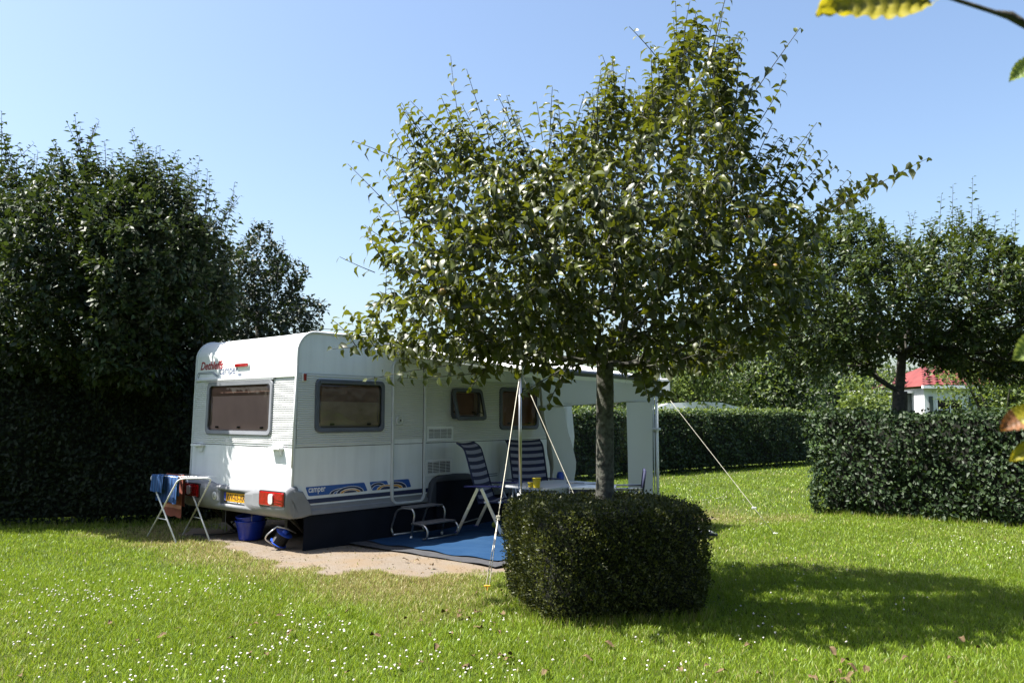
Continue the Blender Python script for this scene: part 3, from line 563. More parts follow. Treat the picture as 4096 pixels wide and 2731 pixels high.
# lettering on the rear
vs, fs = text_mesh('Dethleffs', .555, .110, .28, .024); mb = MB(); mb.add([PR(2.175 - x, 2.150 + y, .003) for x, y in vs], fs); mb.build('lettering', M['redtxt'], van, fix=False)
vs, fs = text_mesh('camper', .425, .105, 0, -.004); mb = MB(); mb.add([PR(1.69 - x, 2.045 + y, .003) for x, y in vs], fs); mb.build('lettering', M['bluetxt'], van, fix=False)
for dz in (0, .018):
    mb = MB(); mb.tube([PR(2.21, 2.118 - dz, .0035), PR(1.85, 2.118 - dz, .0035), PR(1.76, 2.072 - dz, .0035), PR(1.71, 2.072 - dz, .0035)], .0035, 4); mb.build('logo_line', M['bluetxt'], van)
    mb = MB(); mb.tube([PR(1.255, 2.072 - dz, .0035), PR(1.175, 2.072 - dz, .0035)], .0035, 4); mb.build('logo_line', M['bluetxt'], van)
mb = MB(); mb.tube([PR(2.225 + .022 * math.cos(a_) * (1 if math.sin(a_) < .2 else .75), 2.085 + .03 * math.sin(a_), .003) for a_ in [2 * PI * k / 14 for k in range(15)]], .0025, 4); mb.tube([PR(2.225, 2.055, .003), PR(2.225, 2.035, .003)], .0025, 4); mb.build('emblem', M['bluetxt'], van)
# third brake light and roof line
rr_ = rrect(1.0, 1.315, 2.150, 2.205, .026, 6); mb = MB(); mb.loft([[PR(u, v, .001) for u, v in rr_], [PR(u, v, .018) for u, v in rr_]], True, True, False); f = mb.build('brake_light', M['whitep'], van)
rr_ = rrect(1.008, 1.307, 2.160, 2.200, .019, 6); mb = MB(); mb.loft([[PR(u, v, .0185) for u, v in rr_], [PR(u, v, .026) for u, v in rr_]], True, True, False); mb.build('lens', M['redlens'], f)
# manoeuvring handles / grab brackets on the rear
for y0, y1 in ((.19, .415), (1.955, 2.195)):
    mb = MB(); m_ = Matrix.Identity(4); mb.bbox(xr(1.16) - .075, xr(1.16) - .001, y0, y1, 1.150, 1.176, .008); g_ = mb.build('grab_handle', M['whitep'], van)
    mb = MB(); mb.bbox(xr(1.16) - .030, xr(1.1) - .001, y0 + .03, y0 + .13, 1.085, 1.149, .006); mb.build('handle_boss', M['whitep'], g_)
# roof furniture
mb = MB(); mb.bbox(.45, 1.05, .35, .95, 2.528, 2.60, .02); mb.build('roof_hatch', M['pane'], van) if False else mb.build('roof_hatch', M['whitep'], van)
mb = MB(); mb.bbox(2.5, 3.2, .7, 1.4, 2.52, 2.61, .02); mb.build('roof_hatch', M['whitep'], van)

# ------------------------------------------------------------------ awning
aw = thing('awning', 'off-white roll-out awning with clear window side wall on white poles', 'awning', cw(2.9, -1.1), PI / 2 - AZ)
def zr(y): return 2.47 + (2.085 - 2.47) * (-y / 2.15)
nx2, ny2 = 24, 12; vs = []
for i in range(nx2 + 1):
    for j in range(ny2 + 1):
        x = 1.22 + (4.40 - 1.22) * i / nx2; y = -.02 - 2.13 * j / ny2; sag = .035 * math.sin(PI * i / nx2) * math.sin(PI * j / ny2) + .006 * math.sin(x * 9) * math.sin(PI * j / ny2)
        vs.append((x, y, zr(y) - sag))
mb = MB(); mb.add(vs, [(i * (ny2 + 1) + j, (i + 1) * (ny2 + 1) + j, (i + 1) * (ny2 + 1) + j + 1, i * (ny2 + 1) + j + 1) for i in range(nx2) for j in range(ny2)], True); mb.build('roof_cloth', M['awnr'], aw, CF, fix=False)
mb = MB(); mb.tube([(1.27, -.045, 2.46), (4.5, -.045, 2.46)], .045, 12); mb.build('awning_bag', M['awnr'], aw, CF)
mb = MB(); mb.tube([(1.42, -2.17, 2.085), (4.38, -2.17, 2.055)], .038, 14); mb.build('roller_bar', M['roller'], aw, CF)
for x, z in ((1.37, 2.085), (4.42, 2.055)): mb = MB(); mb.bbox(x - .05, x + .05, -2.215, -2.125, z - .05, z + .045, .012); mb.build('end_cap', M['whitep'], aw, CF)
mb = MB(); mb.loft([[Vector((x, -2.18, 2.03)), Vector((x, -2.16, 2.03)), Vector((x, -2.15, 1.985)), Vector((x, -2.165, 1.985))] for x in (1.42, 4.38)], True, True, False); mb.build('valance', M['awnr'], aw, CF)
for x in (1.36, 4.42): mb = MB(); mb.tube([(x, -.03, 2.36), (x, -2.14, 2.04)], .014, 8); mb.build('rafter', M['whitep'], aw, CF)
zp = .67
mb = MB(); mb.tube([(1.37, -2.15, zp), (1.37, -2.15, 2.05)], .019, 12); mb.build('pole', M['chrome'], aw, CF)
mb = MB(); mb.tube([(1.37, -2.15, 0), (1.37, -2.15, zp)], .013, 10); mb.build('pole', M['chrome'], aw, CF)
mb = MB(); mb.bbox(1.345, 1.395, -2.175, -2.125, zp - .02, zp + .012, .006); mb.bbox(1.395, 1.42, -2.17, -2.14, zp - .02, zp + .005, .004); mb.build('pole_clamp', M['whitep'], aw, CF)
mb = MB(); mb.tube([(4.42, -2.15, 0), (4.42, -2.15, 2.02)], .022, 12); mb.build('pole', M['whitep'], aw, CF)
mb = MB(); mb.tube([(4.385, -2.12, .0), (4.385, -2.12, 1.95)], .010, 8); mb.build('pole', M['trim'], aw, CF)
mb = MB(); mb.bbox(4.36, 4.46, -2.19, -2.10, 1.34, 1.375, .006); mb.build('pole_clamp', M['trim'], aw, CF)
# side wall
XW = 4.34
def wallpts(rows, off=0.):   # rows of (z, y0, y1)
    mb = MB(); n = 10; vs = []
    for z, y0, y1 in rows:
        for k in range(n + 1):
            y = y0 + (y1 - y0) * k / n; vs.append((XW + off + .018 * math.sin(y * 7 + z * 1.7) * (1 if z < 1.9 else .3), y, z))
    mb.add(vs, [(i * (n + 1) + k, i * (n + 1) + k + 1, (i + 1) * (n + 1) + k + 1, (i + 1) * (n + 1) + k) for i in range(len(rows) - 1) for k in range(n)], True); return mb
zs = [2.36, 2.2, 2.05, 1.93, 1.8, 1.68]
# upper band: sloping top edge
mb = MB(); vs = []; n = 20
for k in range(n + 1):
    y = -.06 - 2.08 * k / n; zt = zr(y) - .015; zb = 1.685 + .06 * min(1, max(0, (-y - .5) / 1.2))
    for j in range(5): z = zt + (zb - zt) * j / 4; vs.append((XW + .012 * math.sin(y * 6 + z * 2), y, z))
mb.add(vs, [(k * 5 + j, k * 5 + j + 1, (k + 1) * 5 + j + 1, (k + 1) * 5 + j) for k in range(n) for j in range(4)], True); mb.build('side_wall_band', M['awn'], aw, CF, fix=False)
el = [(1.70, -.16), (1.5, -.21), (1.3, -.28), (1.1, -.34), (.9, -.37), (.68, -.385), (.4, -.38), (.0, -.37)]
er = [(1.70, -.588), (1.5, -.62), (1.3, -.665), (1.15, -.72), (1.0, -.76), (.82, -.80), (.68, -.775), (.55, -.745), (.3, -.76), (0, -.77)]
def ie(e, z): return float(np.interp(z, [p[0] for p in e[::-1]], [p[1] for p in e[::-1]]))
zz = [1.70 - 1.70 * k / 16 for k in range(17)]
wallpts([(z, ie(el, z), ie(er, z)) for z in zz], -.003).build('side_wall_panel', M['awn'], aw, CF, fix=False)
wallpts([(z + .06, -1.705, -2.13) for z in zz], -.003).build('side_wall_panel', M['awn'], aw, CF, fix=False)
wallpts([(.36 - .36 * k / 3, ie(er, .3) - .01, -1.70) for k in range(4)], -.003).build('side_wall_panel', M['awn'], aw, CF, fix=False)
orient(wallpts([(z, ie(er, z) + .01, -1.70) for z in [1.745 - 1.385 * k / 12 for k in range(13)]], .004).build('clear_window', M['foil'], aw, CF, fix=False), (-1, 0, 0))
mb = MB(); mb.tube([(XW - .02, ie(el, z) + .03 + .012 * math.sin(z * 14), z) for z in zz], [.020 + .022 * abs(math.sin(z * 5)) for z in zz], 7); mb.build('gathered_hem', M['beige'], aw, CF)
mb = MB(); mb.tube([(XW - .012, -.10 - .01 * k, 2.28 - .1 * k) for k in range(7)], .018, 7); mb.build('gathered_hem', M['beige'], aw, CF)
mb = MB(); mb.tube([(XW - .018, -.17 - 1.9 * k / 10, 1.686 + .06 * min(1, max(0, (.17 + 1.9 * k / 10 - .5) / 1.2))) for k in range(11)], .005, 5); mb.build('wall_seam', M['trim'], aw, CF)
mb = MB(); mb.loft([[Vector((XW - .01, y, zr(y) - dz)) for y in (-.3, -1.2, -2.12)] for dz in (.02, .09)], False, False); mb.build('wall_hem', M['beige'], aw, CF, fix=False)
# wifi extender on the far pole
wf = thing('wifi_extender', 'small white wifi extender with two antennas clamped to the awning post', 'wifi extender', cw(4.46, -2.26, 1.80), 0)
mb = MB(); mb.bbox(-.075, .075, -.03, .03, 0, .27, .012); mb.build('housing', M['whitep'], wf)
mb = MB(); mb.box(-.03, .03, -.0315, -.0301, .055, .065); mb.build('status_bar', M['wframe'], wf)
for x, dx, h in ((-.062, .02, .29), (.045, .03, .14)): mb = MB(); mb.tube([(x, 0, .26), (x + dx, 0, .28 + h)], [.013, .010], 8); mb.build('antenna', M['whitep'], wf)
# guy ropes and pegs
def guy(label, top, peg, pegc, slack=.0, double=0., group='guy ropes of the awning'):
    g_ = thing('guy_rope', label, 'guy rope', peg, 0, group); T = Vector(top) - Vector(peg)
    mb = MB(); j = .28 if double else 0
    mb.tube([T * (j + (1 - j) * k / 6) - Vector((0, 0, slack * math.sin(PI * k / 6))) for k in range(7)], .0042, 5)
    if double:
        a_ = T * j; mb.tube([a_, Vector((-.014, 0, .02))], .004, 5); mb.tube([a_, Vector((.018, 0, .02))], .004, 5)
    mb.build('rope', M['rope'], g_)
    if double: mb = MB(); mb.bbox(-.02, .02, -.008, .008, -.022, .022, .003, Matrix.Translation(T * j)); mb.build('tensioner', M['rope'], g_)
    else: mb = MB(); mb.bbox(-.03, .03, -.008, .008, -.012, .012, .003, Matrix.Translation(T * .17)); mb.build('tensioner', M['whitep'], g_)
    mb = MB(); mb.tube([(0, .02, -.15), (0, 0, .035)], .008, 6); mb.bbox(-.028, .028, -.008, .008, .022, .036, .004); mb.build('peg', M[pegc], g_)
guy('cream guy rope running from the near awning pole to a yellow peg in the lawn', cw(1.36, -2.16, 2.03), (-.222, 7.41, 0), 'peg', 0, .2)
guy('cream guy rope slanting from the near awning pole down behind the box hedge', cw(1.38, -2.16, 2.03), (.96, 8.48, 0), 'whitep')
guy('thin white guy rope from the awning post with antennas to the open lawn', cw(4.44, -2.17, 1.98), (3.42, 10.66, 0), 'whitep')
# carpet
def sheet(name, x0, x1, y0, y1, z, m_, parent, n=40, amp=.006):
    mb = MB(); vs = []; k = n // 2
    for i in range(n + 1):
        for j in range(k + 1):
            x = x0 + (x1 - x0) * i / n; y = y0 + (y1 - y0) * j / k
            e = .014 * math.sin(y * 6 + 1) if i == 0 else 0; e2 = .02 * math.sin(x * 4) if j == 0 else 0
            vs.append((x + e, y + e2, z + amp * (math.sin(x * 7 + y * 3) * math.sin(y * 9) + .5 * math.sin(x * 19 + y * 11))))
    mb.add(vs, [(i * (k + 1) + j, (i + 1) * (k + 1) + j, (i + 1) * (k + 1) + j + 1, i * (k + 1) + j + 1) for i in range(n) for j in range(k)], True); return mb.build(name, m_, parent, CF, fix=False)
cp = thing('awning_carpet', 'blue ground carpet with dark grey border under the awning', 'carpet', cw(2.8, -1.2), PI / 2 - AZ)
sheet('border', .66, 4.9, -2.42, -.03, .010, M['carpetg'], cp); sheet('mat', .86, 4.7, -2.25, -.10, .024, M['carpetb'], cp, 90, .008)

# ------------------------------------------------------------------ furniture
def fabric(path, hw, N, thick=.006, ph=0.):     # ribbon along path (x,z) with half width hw; stripes by arc length
    mb = MB(); vs = []; at = []; L = 0; cols = 4
    P_ = [Vector((p[0], 0, p[1])) for p in path]; P_ = fillet(P_, .12, 6); tot = sum((b_ - a_).length for a_, b_ in zip(P_, P_[1:]))
    fine = []
    for a_, b_ in zip(P_, P_[1:]):
        k = max(1, int((b_ - a_).length / .008))
        for i in range(k): fine.append(a_.lerp(b_, i / k))
    fine.append(P_[-1]); P_ = fine; prev = None
    for i, p in enumerate(P_):
        if prev is not None: L += (p - prev).length
        prev = p
        for j in range(cols + 1):
            w = -1 + 2 * j / cols; vs.append((p.x, w * hw, p.z - .014 * (1 - w * w))); at.append(L / tot * N + ph + 1e-3)
    mb.add(vs, [(i * (cols + 1) + j, i * (cols + 1) + j + 1, (i + 1) * (cols + 1) + j + 1, (i + 1) * (cols + 1) + j) for i in range(len(P_) - 1) for j in range(cols)], True, at); return mb
def high_chair(name, label, loc, rz, group):
    c = thing(name, label, 'chair', loc, rz, group)
    back = [(-.345, 1.175), (-.24, 1.10), (-.205, 1.0), (-.03, .40)]
    fabric(back, .27, 8.5).build('backrest', M['stripe'], c, fix=False)
    fabric([(-.01, .42), (.22, .40), (.44, .45)], .26, 4.5).build('seat', M['stripe'], c, fix=False)
    for s_ in (-1, 1):
        y = .285 * s_
        mb = MB(); mb.tube([(-.35, y * .97, 1.17), (-.24, y * .97, 1.10), (-.205, y * .97, 1.0), (-.02, y * .97, .38)], .012, 7, bend=.08); mb.build('back_tube', M['navycloth'], c)
        mb = MB(); mb.tube([(-.03, y * .97, .40), (.46, y * .97, .43)], .013, 7); mb.build('seat_tube', M['navycloth'], c)
        for xx in (.05, .25, .4): mb = MB(); mb.tube([(xx, y * .97, .405 + xx * .05), (xx + .05, y * .97, .407 + xx * .05)], .015, 7); mb.build('clip', M['whitep'], c)
        for xf in (-.32, .32):      # flat oval legs meeting under the armrest
            mb = MB(); yy = y + .03 * s_; d_ = Vector((xf * .92, 0, -.57)).normalized(); nn = Vector((-d_.z, 0, d_.x)) * .020
            A_, B_ = Vector((xf * .08, yy, .585)), Vector((xf, yy, .0))
            mb.loft([[p + nn - Vector((0, .008, 0)), p + nn + Vector((0, .008, 0)), p - nn + Vector((0, .008, 0)), p - nn - Vector((0, .008, 0))] for p in (A_, B_)], True, True, False); lg = mb.build('leg', M['alu'], c)
            mb = MB(); mb.bbox(-.03, .03, -.014, .014, -.0, .025, .006, Matrix.Translation((xf, yy, 0))); mb.build('foot_cap', M['navyp'], lg)
            for f_ in (.45, .72): mb = MB(); p = A_.lerp(B_, f_); mb.lathe([(.0001, .004), (.006, .003), (.007, 0)], 8, Matrix.Translation((p.x, p.y + s_ * .009, p.z)) @ Matrix.Rotation(-PI / 2 * s_, 4, 'X')); mb.build('rivet', M['whitep'], lg)
        mb = MB(); yy = y + .03 * s_; prof_ = [(-.22, .008), (-.17, .024), (-.05, .028), (.12, .030), (.26, .034), (.33, .02), (.345, .006)]
        mb.loft([[Vector((x, yy + w * math.cos(a_), .605 + .012 * math.sin(a_) + .015 * math.sin((x + .2) * 4))) for a_ in [2 * PI * k / 10 for k in range(10)]] for x, w in prof_], True, True, True); mb.build('armrest', M['navyp'], c)
    for x, z in ((-.26, .13), (.27, .12)): mb = MB(); mb.tube([(x, -.31, z), (x, .31, z)], .008, 6); mb.build('cross_bar', M['chrome'], c)
    mb = MB(); mb.tube([(.46, -.27, .44), (.46, .27, .44)], .013, 7); mb.build('front_tube', M['navycloth'], c)
    return c
ch = high_chair('reclining_chair', 'tall navy striped camping chair standing beside the two-step stool', (-.31, 10.92, .018), R(-20.7), 'striped reclining camping chairs')
c2 = copy_tree(ch); c2.location = (.30, 11.80, .018); c2.rotation_euler = (0, 0, R(-66)); tag(c2, 'tall navy striped camping chair behind the table, back to the caravan')
# third chair: low folding chair at the far side of the table, seen edge-on
c3 = thing('folding_chair', 'low blue and white checked folding chair by the awning side wall', 'chair', (1.38, 10.05, .018), R(172))
fabric([(-.245, .85), (-.215, .60), (-.19, .45)], .22, 5).build('backrest', M['stripe'], c3, fix=False)
fabric([(-.19, .42), (.22, .43)], .22, 4).build('seat', M['stripe'], c3, fix=False)
for s_ in (-1, 1):
    mb = MB(); mb.tube([(-.215, .23 * s_, .60), (-.17, .23 * s_, .40), (.20, .23 * s_, 0)], .011, 8); mb.build('leg', M['alu'], c3)
    mb = MB(); mb.tube([(-.25, .23 * s_, .87), (-.216, .23 * s_, .61)], .017, 8); mb.build('back_tube', M['navycloth'], c3)
    mb = MB(); mb.tube([(.24, .25 * s_, .43), (-.24, .25 * s_, 0)], .011, 8); mb.build('leg', M['alu'], c3)
    mb = MB(); mb.tube([(-.215, .25 * s_, .66), (.34, .25 * s_, .655)], .012, 8); mb.build('armrest', M['chrome'], c3)
    mb = MB(); mb.tube([(-.2, .25 * s_, .60), (.30, .25 * s_, .595)], .010, 8); mb.build('side_rail', M['chrome'], c3)
mb = MB(); mb.tube([(-.25, -.23, .86), (-.25, .23, .86)], .016, 8); mb.build('top_bar', M['navycloth'], c3)
# table
tb = thing('camping_table', 'rectangular grey-white camping table under the awning', 'table', (.48, 10.13, .018), PI / 2 - AZ)
rr_ = rrect(-.50, .60, -.36, .36, .08, 6); mb = MB(); mb.loft([[Vector((x * s_, y * s_, z)) for x, y in rr_] for s_, z in ((.985, .655), (1, .665), (1, .682), (.99, .688))], True, True, False); mb.build('tabletop', M['tablep'], tb)
for x in (-.40, .48):
    for s_ in (-1, 1): mb = MB(); mb.tube([(x, .27 * s_, .66), (x * 1.06, .31 * s_, 0)], .013, 8); mb.build('leg', M['alu'], tb)
    mb = MB(); mb.tube([(x * 1.03, -.29, .3), (x * 1.03, .29, .3)], .009, 6); mb.build('brace', M['alu'], tb)
def pail(name, label, loc, r, h):
    t_ = thing(name, label, 'cup', loc); mb = MB(); mb.lathe([(.0001, .004), (r * .72, .0), (r * .74, .004), (r, h), (r * 1.06, h), (r * 1.06, h - .008), (r * .96, h - .006), (r * .70, .01), (.0001, .01)], 24); mb.build('body', M['yellow'], t_); return t_
pp = pail('yellow_pail', 'taller yellow plastic pail on the camping table', (.29, 9.60, .706), .050, .115)
for s_ in (-1, 1): mb = MB(); mb.bbox(-.004, .004, -.012, .012, -.02, .012, .002, Matrix.Translation((s_ * .054, 0, .095))); mb.build('handle_lug', M['rubber'], pp)
pail('yellow_cup', 'short pale yellow cup half behind the yellow pail', (.222, 9.68, .706), .036, .055)
mb = MB(); mb.tube([(0, 0, 0), (.22, -.05, .0)], .008, 8); rl = mb.build('tent_rod', M['chrome'], None); rl.location = (.68, 10.2, .715); tag(rl, 'short grey metal rod lying on the camping table', 'rod')
# cupboard / storage box
cb = thing('camping_cupboard', 'low cloth camping cupboard with pale rim and navy band behind the apple trunk', 'cupboard', (.96, 9.90, .018), R(-8))
mb = MB(); mb.bbox(-.26, .30, -.2, .2, .655, .68, .008); mb.build('top', M['whitep'], cb)
mb = MB(); mb.bbox(-.25, .29, -.19, .19, .56, .654, .008); mb.build('band', M['navycloth'], cb)
mb = MB(); mb.bbox(-.245, .285, -.185, .185, .06, .559, .01); mb.build('body', M['tablep'], cb)
mb = MB(); mb.bbox(-.03, .03, -.205, -.191, .61, .65, .003); mb.build('latch', M['rubber'], cb)
for x in (-.25, .29):
    for y in (-.18, .18): mb = MB(); mb.tube([(x, y, 0), (x, y, .655)], .010, 6); mb.build('leg', M['alu'], cb)
# blue ball cap / bottle by the far chair
mb = MB(); mb.lathe([(.0001, 0), (.05, 0), (.058, .03), (.058, .15), (.04, .20), (.0001, .21)], 18); bt = mb.build('blue_cooler_flask', M['bluered'], None); bt.location = cw(4.18, -.62, .50); 
mb2 = MB(); mb2.box(-.06, .06, -.05, .05, -.02, .0)
fl = thing('side_stool', 'small stool with cloth seat behind the striped chairs', 'stool', cw(4.18, -.62, .0)); mb = MB(); mb.bbox(-.18, .18, -.18, .18, .46, .495, .01); mb.build('seat', M['navycloth'], fl)
for x in (-.15, .15):
    for y in (-.15, .15): mb = MB(); mb.tube([(x, y, .02), (x * .8, y * .8, .46)], .010, 6); mb.build('leg', M['alu'], fl)
tag(bt, 'blue and white flask standing behind the far striped chair', 'flask')
# tennis ball
bm = bmesh.new(); bmesh.ops.create_icosphere(bm, subdivisions=3, radius=.042); me = bpy.data.meshes.new('tennis_ball'); bm.to_mesh(me); bm.free(); me.materials.append(M['ball'])
for p_ in me.polygons: p_.use_smooth = True
o = link(bpy.data.objects.new('tennis_ball', me)); o.location = (-.235, 11.17, .068); tag(o, 'yellow-green ball lying on the blue carpet under the striped chair', 'ball')
# two-step stool (in the caravan frame)
st = thing('step_stool', 'two-step tubular metal caravan step in front of the door', 'step', cw(1.6, -.35, .018), PI / 2 - AZ)
for x in (-.27, .27):
    mb = MB(); mb.tube([(x, .26, .02), (x, .30, .10), (x, .20, .33), (x, .10, .365), (x, -.10, .365), (x, -.13, .30), (x, -.075, .02)], .0125, 9, bend=.05); mb.build('side_tube', M['chrome'], st)
    mb = MB(); mb.tube([(x, -.08, .185), (x, -.31, .185), (x, -.37, .13), (x, -.36, .03), (x, -.28, .014)], .0125, 9, bend=.045); mb.build('side_tube', M['chrome'], st)
for y, z in ((.26, .02), (-.28, .014)): mb = MB(); mb.tube([(-.27, y, z), (.27, y, z)], .0125, 9); mb.build('foot_tube', M['chrome'], st)
for x in (-.27, .27): mb = MB(); mb.tube([(x, -.075, .0), (x, -.075, .035)], .016, 8); mb.build('foot_cap', M['whitep'], st)
for y0, y1, z in ((-.10, .13, .372), (-.33, -.08, .192)):
    mb = MB(); mb.bbox(-.265, .265, y0, y1, z, z + .016, .004); mb.build('tread', M['tread'], st)
# ------------------------------------------------------------------ buckets, cable reel
def bucket(name, label, loc, rot, r, h, grp):
    t_ = thing(name, label, 'bucket', loc, 0, grp); t_.rotation_euler = rot
    mb = MB(); mb.lathe([(.0001, .01), (r * .74, .0), (r * .76, .006), (r * .92, h * .72), (r * .97, h * .74), (r * .99, h * .98), (r * 1.05, h), (r * 1.05, h - .012), (r * 1.0, h - .014), (r * .955, h - .004), (r * .90, h * .70), (r * .73, .014), (.0001, .014)], 36); mb.build('body', M['bucket'], t_)
    return t_
b1 = bucket('blue_bucket', 'blue plastic bucket standing on the grass edge under the caravan', cw(.12, 1.23, .0), (0, 0, 0), .185, .235, 'blue buckets under the caravan')
b2 = bucket('blue_bucket', 'blue plastic bucket tilted inside the other bucket under the caravan', cw(.14, 1.20, .115), (R(7), R(-8), 0), .180, .205, 'blue buckets under the caravan')
mb = MB(); mb.tube([(.19 * math.cos(a_), .19 * math.sin(a_), .20 + .012 * math.sin(a_)) for a_ in [PI * k / 12 for k in range(13)]], .004, 5); mb.build('wire_handle', M['chassis'], b2)
rl = thing('cable_reel', 'blue cable reel with black cable and bent metal handle by the skirt', 'cable reel', (-2.73, 9.66, .0), R(20))
TM = Matrix.Translation((.02, 0, .115)) @ Matrix.Rotation(R(28), 4, 'Y') @ Matrix.Rotation(R(18), 4, 'X')
for z0 in (-.07, .07):
    mb = MB(); mb.lathe([(.0001, -.004), (.098, -.004), (.103, 0), (.098, .004), (.0001, .004)], 30, TM @ Matrix.Translation((0, 0, z0))); mb.build('flange', M['bluered'], rl)
mb = MB()
for k in range(9): z = -.06 + .12 * k / 8; mb.lathe([(.05, z - .007), (.078, z - .006), (.084, z), (.078, z + .006), (.05, z + .007)], 24, TM)
mb.build('wound_cable', M['cable'], rl)
mb = MB(); mb.tube([TM @ Vector(p) for p in ((-.12, -.04, .12), (-.17, -.02, -.03), (-.16, .0, -.10), (-.02, .0, -.115))], .009, 8, bend=.04); mb.tube([TM @ Vector(p) for p in ((-.12, -.04, .12), (.0, .0, .13), (.12, .03, .12))], .009, 8, bend=.03); mb.build('frame', M['alu'], rl)
mb = MB(); mb.lathe([(.0001, .115), (.03, .115), (.034, .075), (.034, .07)], 16, TM); mb.build('hub', M['bluered'], rl)
mb = MB(); mb.tube([TM @ Vector((.03, .05, .075)), TM @ Vector((.02, .06, .14))], .008, 8); mb.build('crank', M['chassis'], rl)
mb = MB(); mb.tube([(-3.35, 10.75, .012), (-3.6, 10.85, .012), (-3.9, 10.65, .012), (-4.15, 10.7, .012)], .007, 6, bend=.15); o = mb.build('power_cable', M['cable'], None); tag(o, 'thin black cable lying on the ground under the caravan rear', 'cable')
# ------------------------------------------------------------------ clothes airer with towels
fA, fA2, fB, fB2 = Vector((-4.70, 10.60, 0)), Vector((-4.30, 10.74, 0)), Vector((-4.10, 10.04, 0)), Vector((-3.74, 10.18, 0))
ar = thing('clothes_airer', 'folding white metal clothes airer on crossed legs at the caravan corner', 'clothes airer', (fA + fB2) / 2)
FI = Matrix.Identity(4); tz = Vector((0, 0, .775))
mb = MB(); mb.tube([fA, fB + tz, fB2 + tz, fA2], .0105, 9, bend=.07); mb.build('leg_frame', M['whitep'], ar, FI)
mb = MB(); mb.tube([fB, fA + tz, fA2 + tz, fB2], .0105, 9, bend=.07); mb.build('leg_frame', M['whitep'], ar, FI)
for p_, q_ in ((fA.lerp(fB + tz, .33), fB.lerp(fA + tz, .33)), (fA2.lerp(fB2 + tz, .33), fB2.lerp(fA2 + tz, .33))):
    mb = MB(); mb.tube([p_, q_], .006, 6); mb.build('spacer', M['whitep'], ar, FI)
AB = (fB - fA); 
for k in range(7):
    o_ = (fA2 - fA) * (k / 6); mb = MB(); z_ = Vector((0, 0, .79)); mb.tube([fA + o_ - AB * .03 + z_, fB + o_ + AB * .03 + z_], .0025, 5); mb.build('drying_wire', M['alu'], ar, FI)
def towel(name, label, k, t0, t1, zf, zb, m_, grp, N=6, amp=.012, band=None):
    o_ = (fA2 - fA) * (k / 6); a_ = fA + o_ + AB * t0; b_ = fA + o_ + AB * t1; side = Vector((AB.y, -AB.x, 0)).normalized()  # towards the camera
    if side.y > 0: side = -side
    t_ = thing(name, label, 'towel', ((a_ + b_) / 2).to_tuple()[:2] + (zf,), 0, grp)
    rows = [(-.016, zb)] + [(-.014, zb + (.79 - zb) * i / 8) for i in range(1, 8)] + [(-.008, .794), (0, .799), (.008, .794)] + [(.014 + .012 * i / 9, .79 - (.79 - zf) * i / 9) for i in range(1, 10)]
    n = 24; vs = []; at = []
    for d_, z in rows:
        for i in range(n + 1):
            p = a_.lerp(b_, i / n); fo = amp * math.sin(i / n * N * 2 * PI + d_ * 10) * min(1, (.80 - z) * 5)
            v = p + side * (d_ + fo * (1 if d_ > 0 else -1)); vs.append((v.x, v.y, z + .008 * math.sin(i * .5) * (z < zf + .02))); at.append(i / n * 7 + .05 * math.sin(z * 20) + .001)
    mb = MB(); mb.add(vs, [(r_ * (n + 1) + i, r_ * (n + 1) + i + 1, (r_ + 1) * (n + 1) + i + 1, (r_ + 1) * (n + 1) + i) for r_ in range(len(rows) - 1) for i in range(n)], True, at); mb.build('cloth', m_, t_, FI, fix=False)
    if band:
        vs = []
        for z in band:
            for i in range(n + 1):
                p = a_.lerp(b_, i / n); f_ = (.79 - z) / (.79 - zf); fo = amp * math.sin(i / n * N * 2 * PI + .1) * min(1, (.80 - z) * 5); v = p + side * (.014 + .012 * f_ + fo + .003); vs.append((v.x, v.y, z))
        mb = MB(); mb.add(vs, [(i, i + 1, n + 2 + i, n + 1 + i) for i in range(n)], True); mb.build('woven_band', M['towelband'], t_, FI, fix=False)
towel('blue_towel', 'blue pleated cloth hanging on the front wire of the airer', 1, .10, .80, .46, .55, M['towelb'], 'towels on the clothes airer', 7, .016)
towel('blue_towel', 'blue folded towel with pale stripes at the outer end of the airer', 0, .10, .52, .58, .62, M['towelb'], 'towels on the clothes airer', 2)
towel('salmon_towel', 'long salmon towel hanging below the blue towels on the airer', 3, -.02, .58, .27, .40, M['towelo'], 'towels on the clothes airer', 1.5, .008, (.42, .375))
# thing behind the box hedge at right: blue bag edge
bg = thing('blue_bag', 'dark blue bag lying in the grass behind the box hedge', 'bag', (2.42, 10.55, 0))
mb = MB(); mb.loft([[Vector((x, w * math.cos(a_), .01 + max(-.0, h * (1 + math.sin(a_))))) for a_ in [2 * PI * k / 12 for k in range(12)]] for x, w, h in ((-.25, .10, .05), (-.1, .16, .065), (.05, .15, .05), (.16, .08, .028), (.22, .02, .015))], True, True, True); mb.build('body', M['navycloth'], bg)
mb = MB(); mb.tube([(-.05, -.12, .11), (.08, -.13, .09), (.18, -.06, .05)], .008, 6); mb.build('strap', M['whitep'], bg)

